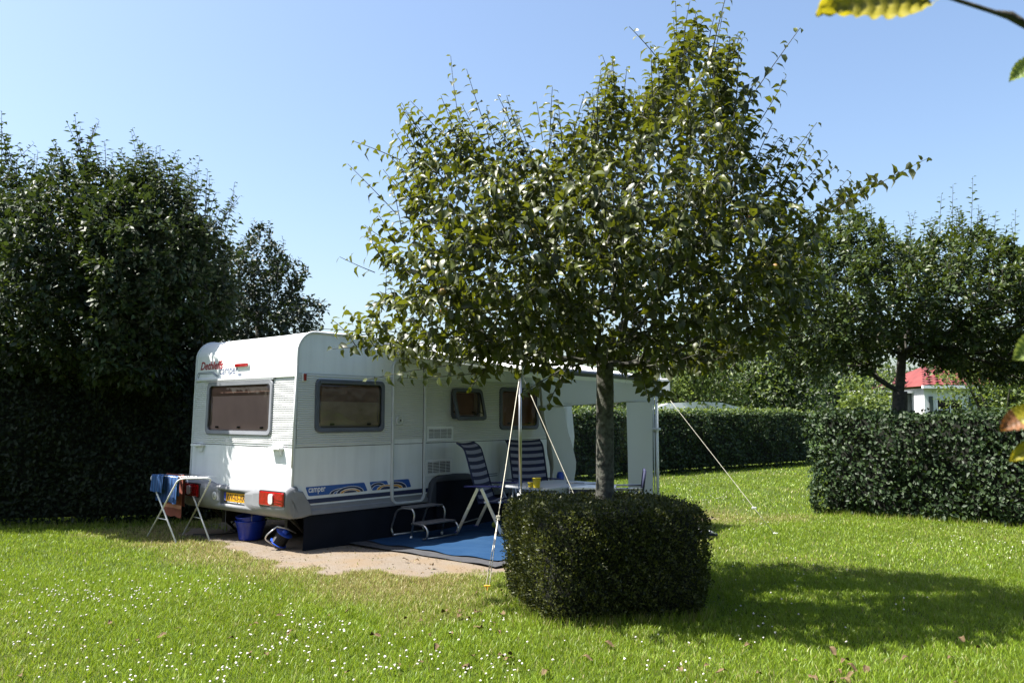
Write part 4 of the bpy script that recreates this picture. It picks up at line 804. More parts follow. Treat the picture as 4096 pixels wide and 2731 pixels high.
# ------------------------------------------------------------------ plants
TPL = {}
def template(kind):
    if kind == 'apple':      # drooping folded leaf: base, two rings of 3, tip
        v = np.array([(0, 0, 0), (.28, .27, .06), (.28, 0, -.02), (.28, -.27, .06), (.68, .24, -.02), (.68, 0, -.12), (.68, -.24, -.02), (1, 0, -.42)])
        q = [(0, 2, 1, 1), (0, 3, 2, 2), (1, 2, 5, 4), (2, 3, 6, 5), (4, 5, 7, 7), (5, 6, 7, 7)]
    elif kind == 'oval':     # flatter 4-face leaf
        v = np.array([(0, 0, 0), (.45, .30, .07), (.5, 0, -.02), (.45, -.30, .07), (1, 0, -.12)]); q = [(0, 2, 1, 1), (0, 3, 2, 2), (1, 2, 4, 4), (2, 3, 4, 4)]
    else:                    # tiny two-face leaf
        v = np.array([(0, 0, 0), (.5, .27, .05), (1, 0, -.04), (.5, -.27, .05)]); q = [(0, 3, 2, 2), (0, 2, 1, 1)]
    tri = []
    for a_, b_, c_, d_ in q:
        tri.append((a_, b_, c_))
        if d_ != c_: tri.append((a_, c_, d_))
    return v, np.array(tri)
def leaf_frames(D, N):
    D = D / np.linalg.norm(D, axis=1, keepdims=True); Sd = np.cross(N, D); Sd /= np.linalg.norm(Sd, axis=1, keepdims=True) + 1e-9; N = np.cross(D, Sd); return D, Sd, N
def foliage(name, P, D, N, L, kind, material, parent, parts=0, origin=None, partname='leaf'):
    """leaves at P with direction D, up side N, length L; the `parts` that show largest become leaf objects of their own, the rest one mesh."""
    tv, tf = template(kind); D, Sd, N = leaf_frames(D, N); base_ = np.array(origin if origin is not None else W[parent].translation)
    if parts:
        dist = np.linalg.norm(P - np.array([0, 0, CAMH]), axis=1); u = P[:, 0] / P[:, 1]; facing = np.abs((N * (P - np.array([0, 0, CAMH]))).sum(1)) / dist
        w_ = np.where((np.abs(u) < .63) & ((P[:, 2] - CAMH) / P[:, 1] < .5), 1., .0)
        score = L / dist * (.35 + facing) * w_
        # favour leaves with few others in front: coarse screen grid of nearest depth
        gu = (u * 220).astype(int); gv = ((P[:, 2] / P[:, 1]) * 220).astype(int); key = gu * 100000 + gv; order = np.argsort(dist); seen = {}
        for i in order:
            k_ = key[i]; c_ = seen.get(k_, 0); seen[k_] = c_ + 1
            if c_ > 0: score[i] *= .3
        top = np.argsort(-score)[:parts]; me_v = []
        for s_ in range(5):
            r_ = np.random.default_rng(s_); tv2 = tv.copy(); tv2[1:] += r_.normal(0, .025, (len(tv) - 1, 3)); mm_ = np_mesh('leaf', tv2, tf, True); mm_.materials.append(material); me_v.append(mm_)
        for i in top:
            o = bpy.data.objects.new(partname, me_v[int(i) % 5]); link(o); o.parent = parent
            m_ = Matrix.Identity(4)
            for c in range(3): m_[c][0] = D[i, c] * L[i]; m_[c][1] = Sd[i, c] * L[i]; m_[c][2] = N[i, c] * L[i]; m_[c][3] = P[i, c] - base_[c]
            o.matrix_local = m_
        keep = np.ones(len(P), bool); keep[top] = False; P, D, Sd, N, L = P[keep], D[keep], Sd[keep], N[keep], L[keep]
    n = len(P); jit = RNG.normal(0, .03, (n, len(tv), 3)); T_ = tv[None] + jit; curl = RNG.uniform(.5, 1.8, n)[:, None]
    V_ = P[:, None] + (D[:, None] * T_[:, :, 0:1] + Sd[:, None] * T_[:, :, 1:2] + N[:, None] * (T_[:, :, 2:3] * curl[:, :, None])) * L[:, None, None]
    F_ = (np.arange(n)[:, None, None] * len(tv) + tf[None]).reshape(-1, 3)
    me_ = np_mesh(name, V_.reshape(-1, 3) - base_, F_, kind == 'apple'); me_.materials.append(material)
    o = link(bpy.data.objects.new(name, me_)); o['kind'] = 'stuff'
    if parent: o.parent = parent
    return o
def poly_fns(poly):
    P0 = np.array(poly); P1 = np.roll(P0, -1, 0)
    def inside(x, z):
        c = np.zeros(len(x), bool)
        for (x0, z0), (x1, z1) in zip(P0, P1):
            s_ = ((z0 > z) != (z1 > z)) & (x < (x1 - x0) * (z - z0) / (z1 - z0 + 1e-12) + x0); c ^= s_
        return c
    def dist(x, z):
        best = np.full(len(x), 1e9)
        for a_, b_ in zip(P0, P1):
            ab = b_ - a_; t_ = np.clip(((x - a_[0]) * ab[0] + (z - a_[1]) * ab[1]) / (ab @ ab + 1e-12), 0, 1); best = np.minimum(best, np.hypot(x - a_[0] - t_ * ab[0], z - a_[1] - t_ * ab[1]))
        return best
    return inside, dist
def px(u, v, Y):     # metres at depth Y for a measured outline point
    z_ = -(v - CYP) / FPX; dy = math.cos(PITCH) - z_ * math.sin(PITCH); dz = math.sin(PITCH) + z_ * math.cos(PITCH); return ((u - CXP) / FPX * Y / dy, CAMH + dz * Y / dy)
def crown_points(poly, n, depth, shell=.45):
    ins, dst = poly_fns(poly); A_ = np.array(poly); out = []
    while sum(len(o) for o in out) < n:
        x = RNG.uniform(A_[:, 0].min(), A_[:, 0].max(), 4 * n); z = RNG.uniform(A_[:, 1].min(), A_[:, 1].max(), 4 * n); k = ins(x, z); x, z = x[k], z[k]; d = dst(x, z)
        hd = depth * np.sqrt(np.clip(1 - (1 - np.clip(d / (depth * .8), 0, 1)) ** 2, 0, 1)) + .04; y = RNG.uniform(-1, 1, len(x)); y = np.sign(y) * np.abs(y) ** shell * hd
        out.append(np.stack([x, y, z], 1))
    return np.concatenate(out)[:n]
def grow(base_nodes, targets, step, up=.25, jitter=.02):
    """joins every target to the nearest part of the tree so far; returns node positions, parents and each target's last node"""
    pos = [np.array(p, float) for p in base_nodes]; par = [-1] + list(range(len(base_nodes) - 1)); plen = [0.]
    for i in range(1, len(pos)): plen.append(plen[-1] + np.linalg.norm(pos[i] - pos[i - 1]))
    order = np.argsort(np.linalg.norm(targets - pos[-1], axis=1)); ends = []
    first = len(base_nodes) - 1
    for ti in order:
        T_ = targets[ti]; A_ = np.array(pos); PL = np.array(plen); d = np.linalg.norm(A_ - T_, axis=1); cost = d + .32 * PL + np.where(A_[:, 2] > T_[2] + .15, .5 * (A_[:, 2] - T_[2]), 0)
        cost[:first] = 1e9; i = int(np.argmin(cost)); p0 = pos[i]; k = max(1, int(d[i] / step)); prev = i; side = RNG.normal(0, 1, 3) * jitter * d[i]
        for s_ in range(1, k + 1):
            f = s_ / k; p = p0 + (T_ - p0) * f + side * math.sin(PI * f) + np.array([0, 0, -up * d[i] * .25 * math.sin(PI * f)]); pos.append(p); par.append(prev); plen.append(plen[prev] + d[i] / k); prev = len(pos) - 1
        ends.append(prev)
    return np.array(pos), par, ends
def wood(pos, par, nb_, r_tip, r_base, parent, material, limb_name='branch', power=2.3):
    n = len(pos); kids = [[] for _ in range(n)]
    for i, p in enumerate(par):
        if p >= 0: kids[p].append(i)
    r = np.zeros(n)
    for i in range(n - 1, -1, -1): r[i] = (sum(r[k] ** power for k in kids[i]) + 1e-12) ** (1 / power) if kids[i] else r_tip
    r = np.maximum(r, r_tip); sc = r_base / r[nb_ - 1]
    if sc < 1: r = r_tip + (r - r_tip) * (r_base - r_tip) / (r[nb_ - 1] - r_tip)
    limb = [-1] * n; base_ = np.array(W[parent].translation)
    groups = {}
    for i in range(nb_, n):
        p = par[i]; limb[i] = i if limb[p] < 0 else limb[p]; 
    chains = []; done = set()
    for i in range(nb_, n):      # chain starts: first child of a junction
        p = par[i]
        if p < nb_ or kids[p][0] != i:
            c = [p, i]; j = i
            while kids[j]: j = kids[j][0]; c.append(j)
            chains.append((limb[i], c))
    # the big limbs: merge limbs with little wood into the nearest
    for L_, c in chains: groups.setdefault(L_, []).append(c)
    for L_, cs in groups.items():
        mb = MB()
        for c in cs:
            pts = [Vector(pos[i] - base_) for i in c]; rr = [min(r[i], r[c[1]]) for i in c]; big = rr[0] > .012
            mb.tube(pts, rr, 7 if big else 4, False)
        mb.build(limb_name, material, parent, fix=False)
    return r, kids
def shoots_leaves(P_, dirs, lens, n_per_m, leafL, spread=.9, droop=.5, sparse=0):
    LP, LD, LN, LL, tubes = [], [], [], [], []
    for qi, (p, d, L_) in enumerate(zip(P_, dirs, lens)):
        d = d / np.linalg.norm(d); k = max(3, int(L_ * n_per_m * (.62 if qi >= len(lens) - sparse else 1))); bend = RNG.normal(0, .08, 3) * min(1, .5 / L_); pts = []
        for i in range(k + 1):
            f = i / k; q = p + d * L_ * f + bend * L_ * f * f; pts.append(q)
            if i:
                a_ = i * 2.4 + RNG.normal(0, .3); o1 = np.cross(d, [0, 0, 1.]) if abs(d[2]) < .98 else np.array([1., 0, 0]); o1 /= np.linalg.norm(o1); o2 = np.cross(d, o1); out = o1 * math.cos(a_) + o2 * math.sin(a_)
                ld = out * spread + d * .35 + np.array([0, 0, -droop * .3]); LP.append(q + out * .006); LD.append(ld); LN.append(d + np.array([0, 0, .4]) + RNG.normal(0, .25, 3)); LL.append(leafL * RNG.uniform(.85, 1.25) * (1 - .4 * f * (f > .8)))
        tubes.append(pts)
    return np.array(LP), np.array(LD), np.array(LN), np.array(LL), tubes
def tree(name, label, poly, yc, depth, trunk, trunk_r, ntarget, per_node, leafL, kind, lm, bark, parts, shoots=(), group=None, step=.13, cat='tree', rmax=.014, nshoot=40, shootL=.35, droop=.5, extra=0, apples=0, updir=.8, inner=None):
    root = thing(name, label, cat, (trunk[0][0], trunk[0][1], 0), 0, group); base_ = np.array(W[root].translation)
    tpts = [Vector(p) for p in trunk]; fine = []
    for a_, b_ in zip(tpts, tpts[1:]): fine += [a_.lerp(b_, i / 6) for i in range(6)]
    fine.append(tpts[-1]); mb = MB(); n_ = len(fine); ns = 14; rings = []
    for i, p in enumerate(fine):
        f = i / (n_ - 1); rr = trunk_r * (1.25 - .25 * min(1, f * 3)) * (1 - .12 * f); rings.append([p - Vector(base_) + Vector((math.cos(a_), math.sin(a_), 0)) * rr * (1 + .07 * math.sin(3 * a_ + f * 4) + .05 * noise.noise(Vector((math.cos(a_) * 2, math.sin(a_) * 2, f * 9)))) for a_ in [2 * PI * j / ns for j in range(ns)]])
    mb.loft(rings, True, True, True); mb.build('trunk', bark, root)
    T_ = crown_points(poly, ntarget, depth)
    if inner: T_ = np.concatenate([T_, crown_points(inner[0], inner[1], depth * .9)])
    T_[:, 1] += yc; pos, par, ends = grow([np.array(p) for p in fine], T_, step)
    nb_ = len(fine)
    r, kids = wood(pos, par, nb_, .0028 if trunk_r < .12 else .004, trunk_r * .80, root, bark)
    thin = np.array([i for i in range(nb_, len(pos)) if r[i] < rmax]); pn = np.repeat(thin, per_node)
    dirv = np.array([pos[i] - pos[par[i]] for i in pn]); dirv /= np.linalg.norm(dirv, axis=1, keepdims=True) + 1e-9
    rnd = RNG.normal(0, 1, (len(pn), 3)); rnd /= np.linalg.norm(rnd, axis=1, keepdims=True); centre = np.array([np.mean([p[0] for p in poly]), yc, np.mean([p[1] for p in poly])])
    P_ = pos[pn] + rnd * RNG.uniform(.01, .085, (len(pn), 1)) * (leafL / .09) - dirv * RNG.uniform(0, step, (len(pn), 1))
    outw = (P_ - centre); outw /= np.linalg.norm(outw, axis=1, keepdims=True)
    D_ = rnd * .9 + dirv * .4 + outw * .35 + np.array([0, 0, -droop * .55]); N_ = np.array([0, 0, 1.]) * .9 + RNG.normal(0, .55, (len(pn), 3)) + outw * .3; L_ = leafL * RNG.uniform(.42, 1.22, len(pn))
    # upward leafy shoots around the outline
    e = np.array(ends); hgt_ = pos[e][:, 2]; ee = pos[e]; order = np.argsort(poly_fns(poly)[1](ee[:, 0], ee[:, 2]) - .12 * (hgt_ - centre[2]) + np.abs(RNG.normal(0, .12, len(e)))); sp = pos[e[order[:nshoot]]]
    sd_ = np.stack([RNG.normal(0, .35, len(sp)), RNG.normal(0, .3, len(sp)), np.full(len(sp), 1.)], 1) * np.array([1, 1, updir]) + (sp - centre) / np.linalg.norm(sp - centre, axis=1, keepdims=True) * .55
    sl = RNG.uniform(.4, 1.1, len(sp)) * shootL; P2 = [sp]; Dd = [sd_]; Ls = [sl]
    for (x, y, z, tx, ty, tz_) in shoots: a_ = np.array([x, y, z]); b_ = np.array([tx, ty, tz_]); P2.append(a_[None]); Dd.append((b_ - a_)[None]); Ls.append(np.array([np.linalg.norm(b_ - a_)]))
    SP, SD, SN, SL, tubes = shoots_leaves(np.concatenate(P2), np.concatenate(Dd), np.concatenate(Ls), 1 / (leafL * .33), leafL, droop=droop, sparse=len(shoots))
    mb = MB()
    for pts in tubes: mb.tube([Vector(p - base_) for p in pts], [.0045 * (1 - .7 * i / len(pts)) + (leafL > .08) * .001 for i in range(len(pts))], 4, False)
    mb.build('leafy_shoots', bark, root, fix=False)['kind'] = 'stuff'
    foliage('crown', np.concatenate([P_, SP]), np.concatenate([D_, SD]), np.concatenate([N_, SN]), np.concatenate([L_, SL]), kind, lm, root, parts)
    if apples:
        bm = bmesh.new(); bmesh.ops.create_uvsphere(bm, u_segments=14, v_segments=10, radius=.034)
        for v in bm.verts: v.co.z *= .88; v.co.z -= .012 * math.exp(-(v.co.x ** 2 + v.co.y ** 2) / .00012) * (1 if v.co.z > 0 else -1)
        mes = []
        for m_ in ('apple', 'appler'): q = bpy.data.meshes.new('apple'); bm.to_mesh(q); q.materials.append(M[m_]); [setattr(p_, 'use_smooth', True) for p_ in q.polygons]; mes.append(q)
        bm.free(); cand = [i for i in range(nb_, len(pos)) if .003 < r[i] < .012 and pos[i][1] < yc - depth * .35 and -1.5 < pos[i][0] < 2.2]; random.Random(3).shuffle(cand)
        for k, i in enumerate(cand[:apples]): o = link(bpy.data.objects.new('apple', mes[k % 3 == 0])); o.parent = root; o.location = Vector(pos[i] - base_) + Vector((random.uniform(-.03, .03), -.05, -.05)); o.scale = [random.uniform(.8, 1.1)] * 3
    return root

# apple tree in the middle
Yt = 7.0
outl = [(1380, 1350), (1500, 1270), (1570, 1180), (1540, 1040), (1680, 900), (1620, 760), (1690, 650), (1800, 590), (1880, 660), (1980, 620), (2080, 690), (2200, 640), (2300, 600), (2400, 450), (2480, 540), (2590, 430), (2660, 280), (2750, 220), (2850, 340), (2870, 500), (2970, 620), (3000, 760), (3090, 840), (3170, 950), (3230, 1080), (3170, 1260), (3080, 1400), (2880, 1450), (2640, 1490), (2520, 1460), (2380, 1440), (2250, 1490), (2100, 1470), (1950, 1430), (1800, 1450), (1620, 1420), (1450, 1400)]
poly = [px(u, v, Yt) for u, v in outl]
def shoot(u0, v0, u1, v1, y=Yt, dy=0.): a_, b_ = px(u0, v0, y), px(u1, v1, y + dy); return (a_[0], y, a_[1], b_[0], y + dy, b_[1])
SHO = [shoot(1890, 700, 1755, 260), shoot(1960, 560, 1860, 290), shoot(1590, 860, 1385, 640), shoot(1600, 640, 1420, 555), shoot(1700, 560, 1600, 420), shoot(2060, 540, 2000, 370, dy=-.3), shoot(2170, 560, 2150, 420), shoot(2480, 420, 2410, 240),
       shoot(2720, 400, 2700, 0, dy=-.2), shoot(2700, 330, 2550, 100, dy=-.3), shoot(2830, 380, 2890, 40, dy=-.4), shoot(2890, 560, 3180, 115, dy=-.9), shoot(2870, 520, 2990, 330, dy=-1.), shoot(3000, 700, 3080, 480, dy=-.3), shoot(3060, 760, 3270, 490, dy=-.3), shoot(3120, 800, 3290, 560),
       shoot(3200, 920, 3450, 720, dy=.4), shoot(3300, 860, 3690, 620, dy=.5), shoot(3350, 830, 3520, 700, dy=.5), shoot(1500, 1090, 1370, 1040), shoot(1560, 970, 1440, 900), shoot(1560, 1340, 1340, 1310, dy=-.3), shoot(1570, 1380, 1350, 1390, dy=-.5), shoot(1800, 1460, 1480, 1500, dy=-.6), shoot(2000, 1480, 1620, 1540, dy=-.7), shoot(2260, 1480, 2180, 1620, dy=-.5), shoot(2240, 1480, 2100, 1570, dy=-.7), shoot(2600, 1500, 2700, 1610, dy=-.7), shoot(2560, 1480, 2590, 1570, dy=-.9), shoot(1960, 1450, 1900, 1530, dy=-.5), shoot(3190, 1290, 3330, 1330), shoot(2950, 1440, 2870, 1540)]
tree('apple_tree', 'spreading apple tree with green and reddish apples growing out of the clipped box hedge', poly, Yt, 1.75, [(.80, 7.0, 0), (.79, 7.0, .9), (.80, 7.0, 1.5), (.81, 7.0, 2.0)], .082, 1500, 7, .088, 'apple', M['l_apple'], M['bark'], 300, SHO, nshoot=230, shootL=.50, droop=.8, apples=16, rmax=.013, inner=([px(u, v, Yt) for u, v in ((1650, 1330), (1700, 1050), (1900, 820), (2200, 760), (2500, 700), (2800, 760), (3020, 900), (3150, 1150), (3080, 1380), (2700, 1460), (2300, 1440), (1950, 1400))], 1000))

# left trees above the tall hedge
def P_at(lst, Y): return [px(u, v, Y) for u, v in lst]
tl1 = P_at([(-700, 1500), (-800, 900), (-600, 600), (-300, 640), (-100, 600), (0, 660), (110, 700), (260, 700), (330, 760), (340, 1100), (240, 1450), (0, 1560)], 12.4)
tl2 = P_at([(-60, 1500), (-60, 1000), (-20, 760), (100, 740), (240, 640), (330, 620), (430, 720), (520, 690), (560, 800), (590, 1000), (600, 1300), (560, 1560)], 11.3)
tl3 = P_at([(380, 1540), (340, 1100), (380, 850), (470, 760), (560, 690), (660, 740), (710, 830), (790, 870), (840, 920), (820, 1020), (860, 1120), (830, 1240), (740, 1360), (640, 1560)], 11.4)
def sh13(l, y=11.8):
    out = []
    for q in l:
        for k in range(5):
            j = [random.uniform(-26, 26) for _ in range(3)]; f = 1 if k == 0 else random.uniform(.45, .9); u1, v1 = q[0] + (q[2] - q[0]) * f + j[0] * (k > 0), q[1] + (q[3] - q[1]) * f
            out.append(shoot(q[0] + j[1], q[1] + 20, u1, v1, y=y + random.uniform(-.25, .25)))
    return out
TG = 'dense trees above the tall shaded hedge'
tree('round_leaved_tree', 'dark leafy tree above the hedge, cut by the picture edge, paler lit leaves below', tl1, 12.6, 1.9, [(-8.5, 13.1, 0), (-8.5, 13.1, 2.0)], .10, 1600, 14, .105, 'oval', M['l_left'], M['barkd'], 60, sh13([(30, 640, 5, 450)]), TG, step=.18, nshoot=70, shootL=.6, rmax=.02, droop=.3)
tree('round_leaved_tree', 'dark leafy tree above the hedge with two tall twin top shoots', tl2, 12.0, 2.0, [(-6.6, 12.6, 0), (-6.5, 12.5, 2.0)], .10, 2000, 15, .100, 'oval', M['l_left'], M['barkd'], 150, sh13([(320, 620, 288, 460), (350, 640, 395, 480), (200, 660, 220, 580), (80, 760, 75, 600)]), TG, step=.17, nshoot=90, shootL=.62, rmax=.02, droop=.3)
tree('round_leaved_tree', 'dark leafy tree above the hedge nearest the caravan, leaning shoots at its edge', tl3, 11.9, 2.15, [(-5.1, 12.7, 0), (-5.0, 12.6, 2.0)], .10, 2000, 15, .100, 'oval', M['l_left'], M['barkd'], 150, sh13([(590, 740, 535, 520), (660, 760, 690, 590), (760, 860, 775, 640), (820, 860, 828, 670), (880, 900, 950, 750)]), TG, step=.17, nshoot=90, shootL=.62, rmax=.02, droop=.3)
# alder behind the caravan
al = P_at([(880, 1420), (860, 1200), (900, 1050), (980, 1000), (1030, 930), (1070, 920), (1090, 990), (1160, 1020), (1130, 1070), (1200, 1050), (1230, 1060), (1200, 1120), (1180, 1180), (1290, 1210), (1300, 1250), (1260, 1330), (1250, 1420), (1050, 1450)], 21)
tree('alder_tree', 'small-leaved dark tree behind the caravan roof with layered boughs', al, 21, 1.6, [(px(1040, 1400, 21)[0], 21, 0), (px(1040, 1400, 21)[0], 21, 3.2), (px(1040, 1100, 21)[0], 21, 4.3)], .11, 900, 14, .125, 'oval', M['l_far'], M['barkd'], 0, (), None, step=.26, nshoot=26, shootL=.35, rmax=.035, droop=.1)
# plum tree at right, behind the right hedge
pr_ = P_at([(3080, 1300), (3060, 1100), (3160, 960), (3300, 860), (3420, 880), (3520, 960), (3600, 1000), (3700, 950), (3800, 930), (3900, 930), (4000, 1010), (4100, 1080), (4300, 1050), (4520, 1200), (4500, 1450), (4300, 1560), (4050, 1500), (3960, 1540), (3860, 1440), (3760, 1490), (3680, 1400), (3600, 1430), (3520, 1400), (3440, 1500), (3350, 1440), (3250, 1520), (3150, 1440)], 13.8)
tx = px(3595, 1650, 13.6)[0]
tree('plum_tree', 'broad plum tree rising from the lit right hedge, upright whip shoots on top', pr_, 13.9, 2.0, [(tx, 13.6, 0), (tx, 13.6, 1.5), (tx + .03, 13.6, 1.95)], .13, 3000, 18, .098, 'oval', M['l_plum'], M['barkd'], 150, [shoot(*q, y=13.8) for q in ((3640, 1000, 3655, 825), (3760, 960, 3755, 775), (3810, 960, 3808, 745), (3880, 960, 3900, 712), (4060, 1080, 4058, 826), (3870, 1010, 3820, 830), (3925, 1000, 3950, 860), (3560, 1000, 3540, 880), (3440, 900, 3450, 800), (3700, 990, 3715, 860))], step=.17, nshoot=80, shootL=.55, rmax=.02, droop=.1, updir=2.2)

# ------------------------------------------------------------------ hedges
def hedge_leaves(segs, z1, dens, leafL, nrm_jit=.5, top=True):
    """segs: faces ((x0,y0),(x1,y1), outward normal); leaves on faces and a top"""
    P_, N_ = [], []
    for (a_, b_, nn, w_) in segs:
        a_, b_, nn = np.array(a_, float), np.array(b_, float), np.array(nn, float); nn /= np.linalg.norm(nn); L_ = np.linalg.norm(b_ - a_); n = int(L_ * z1 * dens)
        t_ = RNG.random(n); z = RNG.random(n) * z1 + .03; bul = .05 * np.sin(t_ * L_ * 2.3 + 1) * np.sin(z * 3.1) + .03 * np.sin(t_ * L_ * 7 + z * 5); low = np.where((z < .3), -(.3 - z) * .35, 0)
        xy = a_[None] + (b_ - a_)[None] * t_[:, None] + nn[None] * (RNG.normal(0, .032, n) + (RNG.random(n) < .03) * RNG.uniform(.02, .12, n) + bul * 1.5 + low)[:, None]
        P_.append(np.column_stack([xy, z])); N_.append(np.column_stack([np.repeat(nn[None], n, 0), np.full(n, .35)]))
        if w_:
            n = int(L_ * w_ * dens * .8); t_ = RNG.random(n); s_ = RNG.random(n); xy = a_[None] + (b_ - a_)[None] * t_[:, None] - nn[None] * (s_ * w_)[:, None]
            P_.append(np.column_stack([xy, z1 + RNG.normal(0, .035, n) + .03 * np.sin(t_ * L_ * 3)])); N_.append(np.column_stack([np.repeat(nn[None] * .2, n, 0), np.full(n, 1.)]))
    P_, N_ = np.concatenate(P_), np.concatenate(N_); N_ = N_ / np.linalg.norm(N_, axis=1, keepdims=True) + RNG.normal(0, nrm_jit, N_.shape)
    D_ = RNG.normal(0, .8, N_.shape) + np.array([0, 0, -.45]) + N_ * .15; return P_, D_, N_, leafL * RNG.uniform(.6, 1.2, len(P_))
def core(parent, quads, z1, inset=.09):
    for q in quads:
        Q = [np.array(p, float) for p in q]; mb = MB(); pts = []
        for i in range(4):
            e1, e2 = Q[(i + 1) % 4] - Q[i], Q[i - 1] - Q[i]; pts.append(Q[i] + (e1 / np.linalg.norm(e1) + e2 / np.linalg.norm(e2)) * (inset + .08))
        mb.loft([[Vector((p[0], p[1], z)) for p in pts] for z in (.10, .4, z1 * .75, z1 - .07)], True, True, False); mb.build('shade_core', M['core'], parent, FI)  # dark solid standing in for the shade between the leaves
def stems(parent, a_, b_, n, off, h=.35, r=.018):
    for k in range(n): p = Vector((*a_, 0)).lerp(Vector((*b_, 0)), (k + .5) / n) + Vector((off[0], off[1], 0)); mb = MB(); mb.tube([p, p + Vector((random.uniform(-.04, .04), random.uniform(-.04, .04), h))], r, 6); mb.build('stem', M['barkd'], parent, FI)
# left tall hedge (L shaped, runs on behind the caravan)
hl = thing('tall_hedge', 'tall dark clipped hedge in shade running behind the clothes airer and caravan', 'hedge', (-6, 12, 0))
a0, a1, a2 = (-11, 10.50), (-4.75, 11.95), (-1.0, 16.4); nA = (.23, -.97); nB = (.766, -.643); wd = .9
P_, D_, N_, L_ = hedge_leaves([(a0, a1, nA, wd), (a1, a2, nB, wd)], 2.15, 1150, .078)
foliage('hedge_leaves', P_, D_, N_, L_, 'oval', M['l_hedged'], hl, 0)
core(hl, [[(-11, 10.5), (-4.75, 11.95), (-4.95, 12.85), (-11.2, 11.4)], [(-4.95, 11.95), (-1.0, 16.4), (-1.7, 17), (-5.6, 12.6)]], 2.15, .10)
# far hedge, seen right of the awning and through its window
hf = thing('far_hedge', 'long low clipped hedge at the end of the lawn behind the awning', 'hedge', (4, 21.5, 0))
b0, b1 = (-4.5, 14.6), (9.9, 26.45); nF = (.635, -.772)
P_, D_, N_, L_ = hedge_leaves([(b0, b1, nF, 1.1)], 1.62, 520, .095)
foliage('hedge_leaves', P_, D_, N_, L_, 'oval', M['l_hedge'], hf, 0); P_, D_, N_, L_ = hedge_leaves([(b0, b1, nF, 1.1)], 1.62, 200, .10)
k = P_[:, 2] > 1.5; P_, D_, N_, L_ = P_[k], D_[k], N_[k], L_[k]; P_[:, 2] += np.abs(RNG.normal(0, .05, len(P_))) + .03; foliage('sun_tinted_top_leaves', P_, D_, N_, L_, 'oval', M['l_lit'], hf, 0); core(hf, [[b0, b1, (b1[0] - .7, b1[1] + .85), (b0[0] - .7, b0[1] + .85)]], 1.62)  # protruding top leaves; the sunlit edge is put into their paler colour
# right hedge
hr = thing('right_hedge', 'clipped beech hedge by the lawn with sunlit patches, plum trunk rising behind it', 'hedge', (6, 12.3, 0))
c0, c1 = (4.80, 13.10), (9.2, 9.78); dv = np.array([c1[0] - c0[0], c1[1] - c0[1]]); dv /= np.linalg.norm(dv); nR = (dv[1], -dv[0]); bk = (-nR[0], -nR[1])
c0b = (c0[0] + bk[0] * .95 + .25, c0[1] + bk[1] * .95)
P_, D_, N_, L_ = hedge_leaves([(c0, c1, nR, .95), (c0b, c0, (-.9, .35), 0)], 1.56, 1000, .078)
foliage('hedge_leaves', P_, D_, N_, L_, 'oval', M['l_hedge'], hr, 300)
core(hr, [[c0, c1, (c1[0] + bk[0] * .9, c1[1] + bk[1] * .9), c0b]], 1.56)
stems(hr, c0, c1, 12, (bk[0] * .25, bk[1] * .25), .3)
# box hedge round the trunk
bh = thing('box_hedge', 'block of clipped small-leaved box hedge around the apple trunk', 'hedge', (BOXC[0], BOXC[1], 0))
def boxpt(a_, s_=1.): # superellipse outline
    c, s = math.cos(a_), math.sin(a_); e = 6.5; rr = (abs(c / .69) ** e + abs(s / .68) ** e) ** (-1 / e) * s_; p, q = rr * c, rr * s; g_ = R(14); return (BOXC[0] + p * math.cos(g_) - q * math.sin(g_), BOXC[1] + p * math.sin(g_) + q * math.cos(g_))
n = 44000; an = RNG.uniform(0, 2 * PI, n); zz_ = RNG.random(n) * .82 + .01
bnd = np.array([boxpt(a_) for a_ in an]); ctr = np.array(BOXC); outn = np.array([boxpt(a_ + .02) for a_ in an]) - np.array([boxpt(a_ - .02) for a_ in an]); outn = np.stack([outn[:, 1], -outn[:, 0]], 1); outn /= np.linalg.norm(outn, axis=1, keepdims=True)
rnd_top = np.clip((zz_ - .70) / .12, 0, 1) ** 2 * .05; low = np.clip((.16 - zz_) / .16, 0, 1) * .05
clump = .022 * np.sin(an * 9 + zz_ * 11) * np.sin(zz_ * 17 + an * 5) + .012 * np.sin(an * 31 + zz_ * 40)
off = RNG.normal(0, .016, n) + clump - rnd_top - low + (RNG.random(n) < .05) * RNG.uniform(.01, .065, n)
PS1 = np.column_stack([bnd + outn * off[:, None], zz_]); NS1 = np.column_stack([outn, np.full(n, .35)])
n2 = 17000; x = RNG.uniform(-.8, .8, n2) + BOXC[0]; y = RNG.uniform(-.8, .8, n2) + BOXC[1]; k = in_box(x, y, -.02) & (np.hypot(x - .8, y - 7.0) > .10); x, y = x[k], y[k]
PT1 = np.column_stack([x, y, .828 + RNG.normal(0, .016, len(x)) + .018 * np.sin(x * 9) * np.sin(y * 8) + (RNG.random(len(x)) < .05) * RNG.uniform(.01, .06, len(x)) - .05 * ~in_box(x, y, -.09)])
NT1 = np.tile([0, 0, 1.], (len(x), 1)); P_ = np.concatenate([PS1, PT1]); N_ = np.concatenate([NS1, NT1]); D_ = N_ * .8 + RNG.normal(0, .6, N_.shape) + np.array([0, 0, .35]); N_ = N_ + RNG.normal(0, .6, N_.shape)
foliage('hedge_leaves', P_, D_, N_, .024 * RNG.uniform(.6, 1.35, len(P_)), 'tiny', M['l_box'], bh, 0)
mb = MB(); mb.loft([[Vector((*boxpt(2 * PI * k / 40, s_), z)) for k in range(40)] for z, s_ in ((.03, .88), (.2, .945), (.69, .945), (.76, .91), (.80, .86))], True, True, False); mb.build('shade_core', M['core'], bh, FI)  # dark filler, painted as the shade inside the box hedge
# sprigs poking out at the lower edge / grass at the foot are part of the lawn

